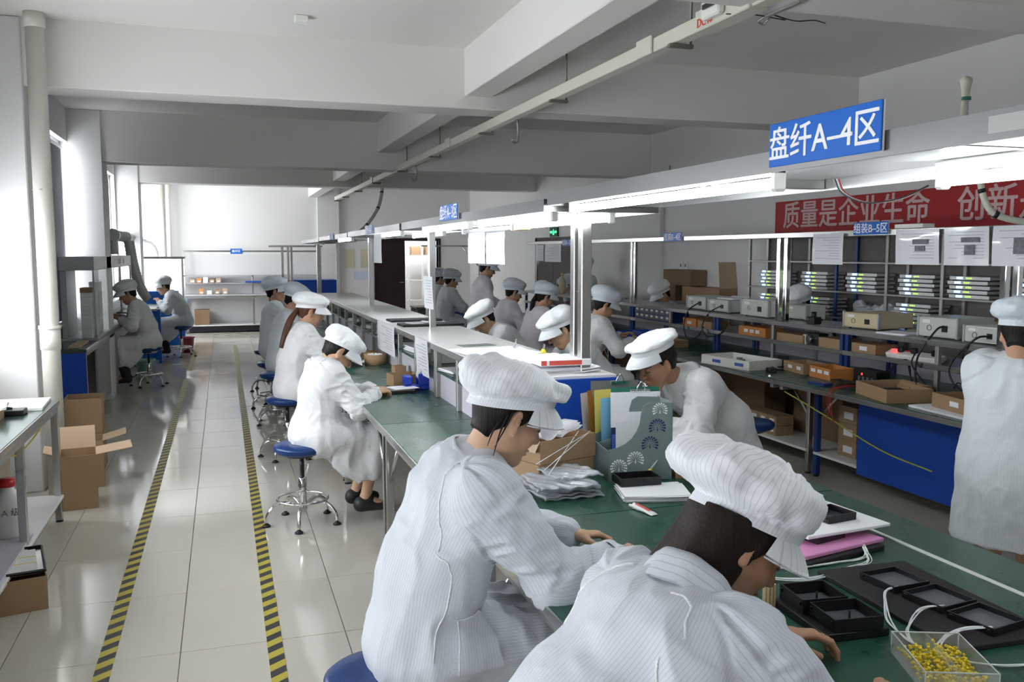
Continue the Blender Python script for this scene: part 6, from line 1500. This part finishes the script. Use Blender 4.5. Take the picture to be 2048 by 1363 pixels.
for k in range(4): MB().box(-.0625, -.06, -.10 + .05 * k, -.08 + .05 * k, .02, .05).build('terminal', GREYD, o)
fibres('bundle of red wires hanging over the right-hand bench edge', [(4.10, 4.98, ZR + .02), (3.98, 4.96, ZR + .03), (3.87, 4.95, ZR + .01), (3.835, 4.94, .68), (3.83, 4.92, .55)], 5, .03, .0018, WIRER)
fibres('heap of red and black leads before the power supply', [(4.25, 5.35, ZR + .01), (4.12, 5.2, ZR + .03), (4.2, 5.05, ZR + .02), (4.05, 5.1, ZR + .01), (4.12, 4.9, ZR + .02)], 6, .05, .003, WIREB)
flat('multimeter_pad', 'dark blue pouch at the bench edge beside the leads', 'pouch', (4.0, 5.25, ZR), .09, .15, .018, .2, BLUEM)
open_carton('large shallow open carton with a black liner on the right-hand bench', (4.08, 4.62, ZR), .30, .42, .085, R_(-14), t=.005)
flat('black_liner', 'black liner pad inside the large shallow carton', 'pad', (4.10, 4.62, ZR + .006), .26, .36, .03, R_(-14), BLACKF)
open_carton('long low carton behind the large shallow carton', (4.34, 4.80, ZR), .16, .34, .06, R_(-10))
flat('white_tray_pad', 'white pad at the edge of the right-hand bench under the near carton', 'pad', (4.02, 4.05, ZR), .22, .52, .014, R_(-4), WFOAM)
open_carton('open carton with one white label on the white pad beside the standing woman', (4.09, 4.06, ZR + .0145), .20, .30, .085, R_(-10), t=.005, lab=[('-x', -.10, -.02, .03, .06)])
fibres('yellow green earth cable hanging under the right-hand bench edge', [(3.92, 5.55, .66), (3.95, 5.1, .55), (3.98, 4.6, .42), (4.02, 4.2, .37)], 1, 0, .005, WIREY)
# under the bench: cartons on the lower shelf
for k in range(8):
    c_, r = k % 4, k // 4
    closed_carton('small labelled carton under the bench by the stool, %s layer %s' % (['lower', 'upper'][r], ['first', 'second', 'third', 'fourth'][c_]), (4.33, 6.55 - c_ * .125, .191 + r * .082), .17, .12, .08, 0, CARD, [('-x', -.03, .03, .03, .055)], 'small labelled cartons under the bench', False)
for k in range(3):
    closed_carton('square labelled carton under the bench beside the blue panel, %s one' % ['bottom', 'middle', 'top'][k], (4.42, 5.33, .191 + .125 * k), .22, .20, .123, 0, CARD, [('-x', -.06, .04, .03, .08)], 'square cartons beside the blue panel', False)
closed_carton('tall plain carton standing under the right-hand bench behind the stool', (4.66, 6.0, .191), .22, .62, .44, 0, CARDD, (), None, True)
closed_carton('large plain carton under the right-hand bench farther along', (4.60, 6.90, .191), .22, .5, .40, 0, CARDD, (), None, True)
# shelf things
ZH = 1.1005
def instrument(label, loc, w, d, h, m_, rz=0., front=GREYP, handle=True, sock=True, name='instrument'):
    """front faces -x"""
    o = thing(name, label, 'instrument', loc, rz); x, y = d / 2, w / 2
    MB().box(-x, x, -y, y, .012, h, c=.005).build('case', m_, o); MB().box(-x - .004, -x, -y + .008, y - .008, .02, h - .008, c=.002).build('back_plate', front, o)
    for sy in (-1, 1): MB().box(-x - .012, -x + .02, sy * y - .010, sy * y + .006, .008, h + .006, c=.004).build('bumper', GREYM, o)
    for (sx, sy) in ((-1, -1), (1, -1), (1, 1), (-1, 1)): MB().cyl((sx * x * .8, sy * y * .8, 0), (sx * x * .8, sy * y * .8, .013), .010, n=8).build('foot', BLACK, o)
    if sock: MB().box(-x - .008, -x - .004, -y * .55, -y * .25, h * .35, h * .65, c=.002).build('power_socket', BLACK, o); MB().tube([(-x - .005, y * .4 + .018 * math.cos(a), h * .5 + .018 * math.sin(a)) for a in [k * PI / 6 for k in range(12)]], .0025, 5, closed=True).build('fan_ring', GREYD, o)
    if handle: MB().box(-x - .006, -x - .004, y * .35, y * .75, h * .72, h * .88).build('type_plate', PAPER2, o)
    return o
instrument('grey bench instrument with handle, leftmost of the three on the raised shelf', (4.72, 8.0, ZH), .38, .30, .14, GREYP)
instrument('grey bench instrument with plugged cable, second of the three on the raised shelf', (4.72, 7.58, ZH), .36, .30, .125, GREYP)
instrument('pale square instrument with fan on the raised shelf, beside the chrome posts', (4.70, 6.93, ZH), .42, .30, .155, WHITEP)
instrument('grey instrument behind the chrome posts', (4.80, 6.52, ZH), .26, .2, .13, GREYP, sock=False)
instrument('cream instrument with a black socket on the raised shelf', (4.76, 5.58, ZH), .34, .36, .125, CREAM, R_(6), CREAM)
instrument('tall grey instrument with plugged black cable near the drawings', (4.74, 4.80, ZH), .32, .34, .145, GREYP, R_(4))
instrument('white low instrument with plugged black cable beside the standing woman', (4.72, 4.40, ZH), .28, .34, .115, WHITEP, R_(3))
o = thing('black_gadget', 'small black clamp gadget on the raised shelf left of the cream instrument', 'gadget', (4.58, 6.12, ZH)); MB().box(-.04, .04, -.05, .05, 0, .06, c=.006).build('body', BLACK, o); MB().cyl((0, 0, .05), (0, 0, .10), .02, n=12).build('knob', BLACK, o); MB().cyl((-.05, .02, .04), (-.04, .02, .04), .015, n=10).build('chrome_cap', CHROME, o)
paper_stack('white papers on the raised shelf between the cream and grey instruments', (4.58, 5.15, ZH), .16, .26, 4, .1, .003)
instrument('grey keyboard-like unit lying on the leftmost instruments', (4.78, 7.45, ZH + .16), .5, .2, .03, GREYD, 0, GREYD, False, False) if 0 else flat('keyboard', 'dark keyboard lying across the raised shelf by the cartons', 'keyboard', (4.86, 7.27, ZH + .001), .14, .22, .03, 0, GREYD)
paper_stack('white papers on the two grey instruments', (4.76, 7.62, ZH + .1265), .2, .26, 3, .1, .004, curl=.02)
closed_carton('long brown carton on the rack behind the grey instruments', (5.41, 5.20, 1.1355), .20, .50, .05, 0, CARD, (), None, False)
closed_carton('short brown carton on the rack nearest the standing woman', (5.41, 4.72, 1.101), .20, .34, .085, 0, CARD, (), None, False)
# big cartons on a stand by the right wall
o = workbench('small wall table carrying the big brown cartons', 5.08, 5.53, 8.45, 10.25, 1.05, brace=False, name='wall_table', cat='table') if 0 else None
t = thing('carton_stand', 'steel stand by the right wall carrying the big brown cartons', 'stand', (5.42, 9.4, 0))
MB().box(-.12, .12, -.85, .85, 1.06, 1.09, c=.003).build('stand_top', DULL, t)
for (sx, sy) in ((-1, -1), (1, -1), (1, 1), (-1, 1)): MB().box(sx * .1 - .015, sx * .1 + .015, sy * .82 - .015, sy * .82 + .015, 0, 1.06, c=.002).build('leg', DULL, t)
closed_carton('brown carton at the bottom left of the pile by the right wall', (5.42, 9.98, 1.0905), .22, .32, .19, 0, CARDD)
closed_carton('brown carton at the top left of the pile by the right wall', (5.42, 9.80, 1.2815), .22, .68, .19, 0, CARDD)
open_carton('wide open brown carton with raised flap by the right wall', (5.42, 9.22, 1.0905), .22, .86, .185, 0, t=.006, flaps=[('-y', -8, .30)], m_=CARD)
# parts drawers and cartons on the lower tier
o = thing('drawer_cabinet', 'blue small parts cabinet with two rows of labelled drawers', 'cabinet', (4.60, 8.83, .9365)); MB().box(-.10, .12, -.42, .42, 0, .137, c=.003).build('cabinet_body', BLUEM, o)
for r in range(2):
    for c_ in range(7):
        y = .36 - c_ * .12; d_ = MB().box(-.112, -.10, y - .055, y + .055, .012 + r * .064, .066 + r * .064, c=.002).build('drawer', GREYD, o); MB().box(-.1135, -.112, y - .025, y + .025, .035 + r * .064, .055 + r * .064).build('drawer_label', PAPER, d_)
for k, (y, l, m_, n, z) in enumerate(((7.98, 'orange carton under the leftmost instrument', ORANGE, .26, .085), (7.68, 'plain carton under the second instrument', CARD, .26, .075), (6.86, 'orange carton with three white labels under the square instrument', ORANGE, .42, .085), (6.30, 'long plain carton on the lower tier by the blue upright', CARD, .36, .07), (5.79, 'plain carton on the lower tier, left of a pair', CARD, .26, .08), (5.40, 'carton with one white label on the lower tier, right of a pair', CARD, .26, .075))):
    closed_carton(l, (4.58, y, .9365), .2, n, z, 0, m_, [('-x', -.12 + .09 * q, -.06 + .09 * q, .03, .06) for q in range(3)] if k == 2 else ([('-x', -.04, .04, .025, .055)] if k in (0, 5) else ()), None, False)
o = thing('camera_module', 'black and chrome lens module beside the long plain carton', 'lens module', (4.55, 6.02, .9365)); MB().box(-.05, .05, -.07, .07, 0, .10, c=.004).build('body', BLACK, o); MB().cyl((-.05, .02, .05), (-.08, .02, .05), .032, n=18).build('lens_ring', CHROME, o); MB().box(-.05, .03, .09, .13, 0, .08, c=.003).build('white_block', WHITEP, o)
# power strip with plugs and cables
o = thing('power_strip', 'white power strip with glowing switches on the lower tier', 'power strip', (4.56, 4.96, .9365), R_(3)); MB().box(-.035, .035, -.24, .24, 0, .04, c=.006, M=RM((0, 0, .01), ry=R_(-25))).build('strip_body', WHITEP, o)
for k, y in enumerate((.17, .05)):
    MB().box(-.03, .0, y - .025, y + .025, .055, .062, c=.002).build('switch', LEDR if k == 0 else REDP, o)
for y in (.12, .0, -.18):
    pl = MB().box(-.035, .005, y - .02, y + .02, .045, .085, c=.006).build('plug', BLACK, o)
fibres('black mains cable looping from the tall grey instrument to the bench', [(4.555, 4.72, ZH + .09), (4.50, 4.72, ZH + .07), (4.43, 4.76, ZH - .05), (4.42, 4.80, .95), (4.42, 4.80, .82), (4.40, 4.72, ZR + .01)], 1, 0, .007, WIREB)
fibres('black mains cable looping from the white low instrument', [(4.54, 4.33, ZH + .06), (4.46, 4.36, ZH + .04), (4.40, 4.48, ZH - .12), (4.40, 4.46, .86), (4.40, 4.30, .78)], 1, 0, .007, WIREB)
fibres('black mains cable drooping from the power strip', [(4.46, 4.86, 1.0), (4.42, 4.84, .93), (4.41, 4.74, .84), (4.40, 4.62, ZR + .012)], 1, 0, .006, WIREB)
fibres('black cable loop hanging below the leftmost instrument', [(4.56, 7.93, ZH + .08), (4.45, 7.95, ZH), (4.42, 7.98, .95), (4.42, 7.9, .82), (4.43, 7.72, .86), (4.46, 7.66, .96)], 1, 0, .007, WIREB)
fibres('black cable loop hanging below the second instrument', [(4.55, 7.5, ZH + .07), (4.45, 7.55, ZH), (4.42, 7.62, .96), (4.42, 7.5, .88), (4.44, 7.3, .93), (4.44, 7.2, 1.02)], 1, 0, .006, WIREB)
fibres('forked black cables standing between the cartons and the power supply', [(4.46, 5.10, ZR + .10), (4.48, 5.02, ZR + .17), (4.50, 4.98, ZR + .18), (4.48, 4.92, ZR + .08), (4.46, 4.85, ZR + .01)], 2, .012, .005, WIREB)
flat('router_box', 'flat white box on top of the chrome rail beside the B-5 sign', 'box', (4.47, 4.93, 1.8455), .10, .26, .028, 0, WHITEP)
o = thing('clamp_meter', 'small clamp gadget on the bench behind the large carton', 'gadget', (4.40, 4.42, ZR)); MB().box(-.02, .02, -.03, .03, 0, .05, c=.004).build('body', BRASS, o); MB().tube(bez([(0, -.02, .05), (0, -.05, .09), (0, .0, .11), (0, .03, .07)], 12), .006, 6).build('jaw', BLACK, o)
# plastic bags on the rack
for k, (y, z, l) in enumerate(((6.45, 1.101, 'crumpled clear plastic bag on the rack behind the clamp gadget'), (6.10, 1.101, 'clear plastic bag on the rack behind the cream instrument'))):
    v, q = sdf_mesh([ell((0, 0, .06), (.08, .17, .055), .03), ell((0, .12, .09), (.05, .08, .06), .03), ell((0, -.12, .06), (.06, .08, .06), .03)], .012); v = v + vnormals(v, q) * (.018 * vnoise(v * 28 + k * 5))[:, None]; v[:, 2] = np.maximum(v[:, 2], .002)
    tag(link('plastic_bag', np_mesh('plastic_bag', v, q, BAG), None, (5.40, y, z)), l, 'bag')
# blue box held by the worker at the right-hand bench
o = thing('blue_parts_box', 'blue parts box held by the worker behind the steel post', 'box', (3.66, 7.33, .88), R_(-6)); b = MB(); b.box(-.08, .08, -.12, .12, 0, .004); b.box(-.08, -.076, -.12, .12, 0, .09); b.box(.076, .08, -.12, .12, 0, .09); b.box(-.08, .08, -.12, -.116, 0, .09); b.box(-.08, .08, .116, .12, 0, .09); b.build('box_body', BLUEP, o)
# far things on the right-hand benches
for k, (y, m_, h) in enumerate(((11.9, CREAM, .26), (11.35, WHITEP, .28))):
    o = thing('bottle', ['cream oval bottle on the far raised shelf before the dark door', 'white dispenser bottle with orange cap on the far raised shelf'][k], 'bottle', (4.62, y, ZH)); MB().lathe([(0, 0), (.045, .0), (.05, .05), (.05, h * .6), (.03, h * .8), (.018, h * .86), (.018, h), (0, h)], 16).build('bottle_body', m_, o); MB().cyl((0, 0, h), (0, 0, h + .03), .02, n=10).build('cap', m_ if k == 0 else ORANGE, o)
instrument('grey instrument on the far raised shelf, nearer one', (4.72, 10.35, ZH), .34, .28, .13, GREYP)
instrument('low cream instrument on the far raised shelf, farther one', (4.72, 10.85, ZH), .42, .28, .10, WHITEP)
for k in range(5): open_carton('parts carton on the far right-hand bench, %s from the near end' % ['first', 'second', 'third', 'fourth', 'fifth'][k], (4.25, 7.9 + k * .95, ZR), .2, .28, .07, .05 * k, m_=[CARD, BLUEP, CARD, GREYP, CARD][k])
# --- left near table
o = flat('white_board', 'white board at the far end of the near left table', 'board', (-1.20, 5.86, .7705), .34, .40, .018, R_(3), WHITEP)
flat('tan_box_lid', 'long tan box lid at the frame edge on the near left table', 'box lid', (-1.30, 5.30, .7705), .26, .55, .055, R_(4), CARDP)
o = thing('tape_measure', 'black tool block on the near left table', 'tool', (-1.14, 5.58, .7705)); MB().box(-.05, .05, -.06, .06, 0, .03, c=.005).build('body', BLACK, o); MB().cyl((-.10, .02, .04), (-.02, .0, .03), .012, n=10).build('handle', BLACK, o)
paper_stack('white sheets and black tool on the tan box lid', (-1.27, 5.45, .8265), .22, .26, 3, .15, .003, curl=.02)
o = thing('jug', 'white plastic jug with a red screw cap under the near left table', 'jug', (-1.12, 5.18, .1905)); MB().lathe([(0, 0), (.075, 0), (.08, .01), (.08, .19), (.07, .225), (.035, .245), (.032, .27), (0, .27)], 24).build('jug_body', mat('translucent_white', (.80, .81, .80), .35), o); MB().lathe([(0, .265), (.040, .265), (.040, .305), (0, .305)], 20).build('cap', REDP, o)
link('lettering', text_mesh('A 级', .045, GREYD, .0004, .0006), o, (.03, -.082, .14), rot=(R_(90), 0, R_(15)))
open_carton('open brown carton at the lower left frame edge', (-1.00, 4.66, .0005), .26, .30, .16, R_(15), t=.005)
o = thing('metal_tray', 'dark rimmed metal tray with papers on the carton at the lower left edge', 'tray', (-1.04, 4.76, .162), R_(12)); MB().box(-.15, .15, -.2, .2, 0, .006, c=.002).build('tray_base', STEEL, o); MB().tube([(-.15, -.2, .012), (.15, -.2, .012), (.15, .2, .012), (-.15, .2, .012)], .008, 6, closed=True).build('tray_rim', BLACK, o); MB().box(-.12, .12, -.17, .17, .006, .011).build('paper_sheet', PAPER2, o)
for y in (-.05, .05): MB().box(-.12, .12, y - .004, y + .004, .0112, .0118).build('yellow_line', YEL, o)
open_carton('tall board carton leaning under the near left table', (-1.25, 5.45, .191), .12, .34, .46, 0, m_=mat('plywood'), t=.006)
fibres('yellow cable dangling under the near left table top', [(-1.02, 5.9, .72), (-1.03, 5.5, .66), (-1.04, 5.1, .64), (-1.04, 4.7, .70), (-1.03, 4.4, .66)], 1, 0, .005, mat('yellow_cable', (.60, .50, .03), .45))
# cartons on the floor past the table
open_carton('brown carton with reinforced rim stacked beside the drain pipe', (-1.06, 7.52, .30), .26, .30, .27, R_(3), t=.006, m_=CARD)
closed_carton('crushed brown carton under the rimmed carton by the drain pipe', (-1.06, 7.52, .0005), .27, .32, .298, R_(2), CARD, (), None, False)
open_carton('open brown carton with a pale flap behind the near one', (-.98, 6.98, .0005), .22, .24, .34, R_(6), t=.005, flaps=[('+x', 75, .16)])
open_carton('open brown carton with a wide flap nearest on the left floor', (-.955, 6.42, .0005), .22, .26, .36, R_(8), t=.005, flaps=[('+x', 82, .22), ('+y', 20, .15), ('-x', 70, .10)])
closed_carton('brown carton on the far wall bench lower shelf', (-.45, 19.95, .161), .30, .3, .32, 0, CARDD)
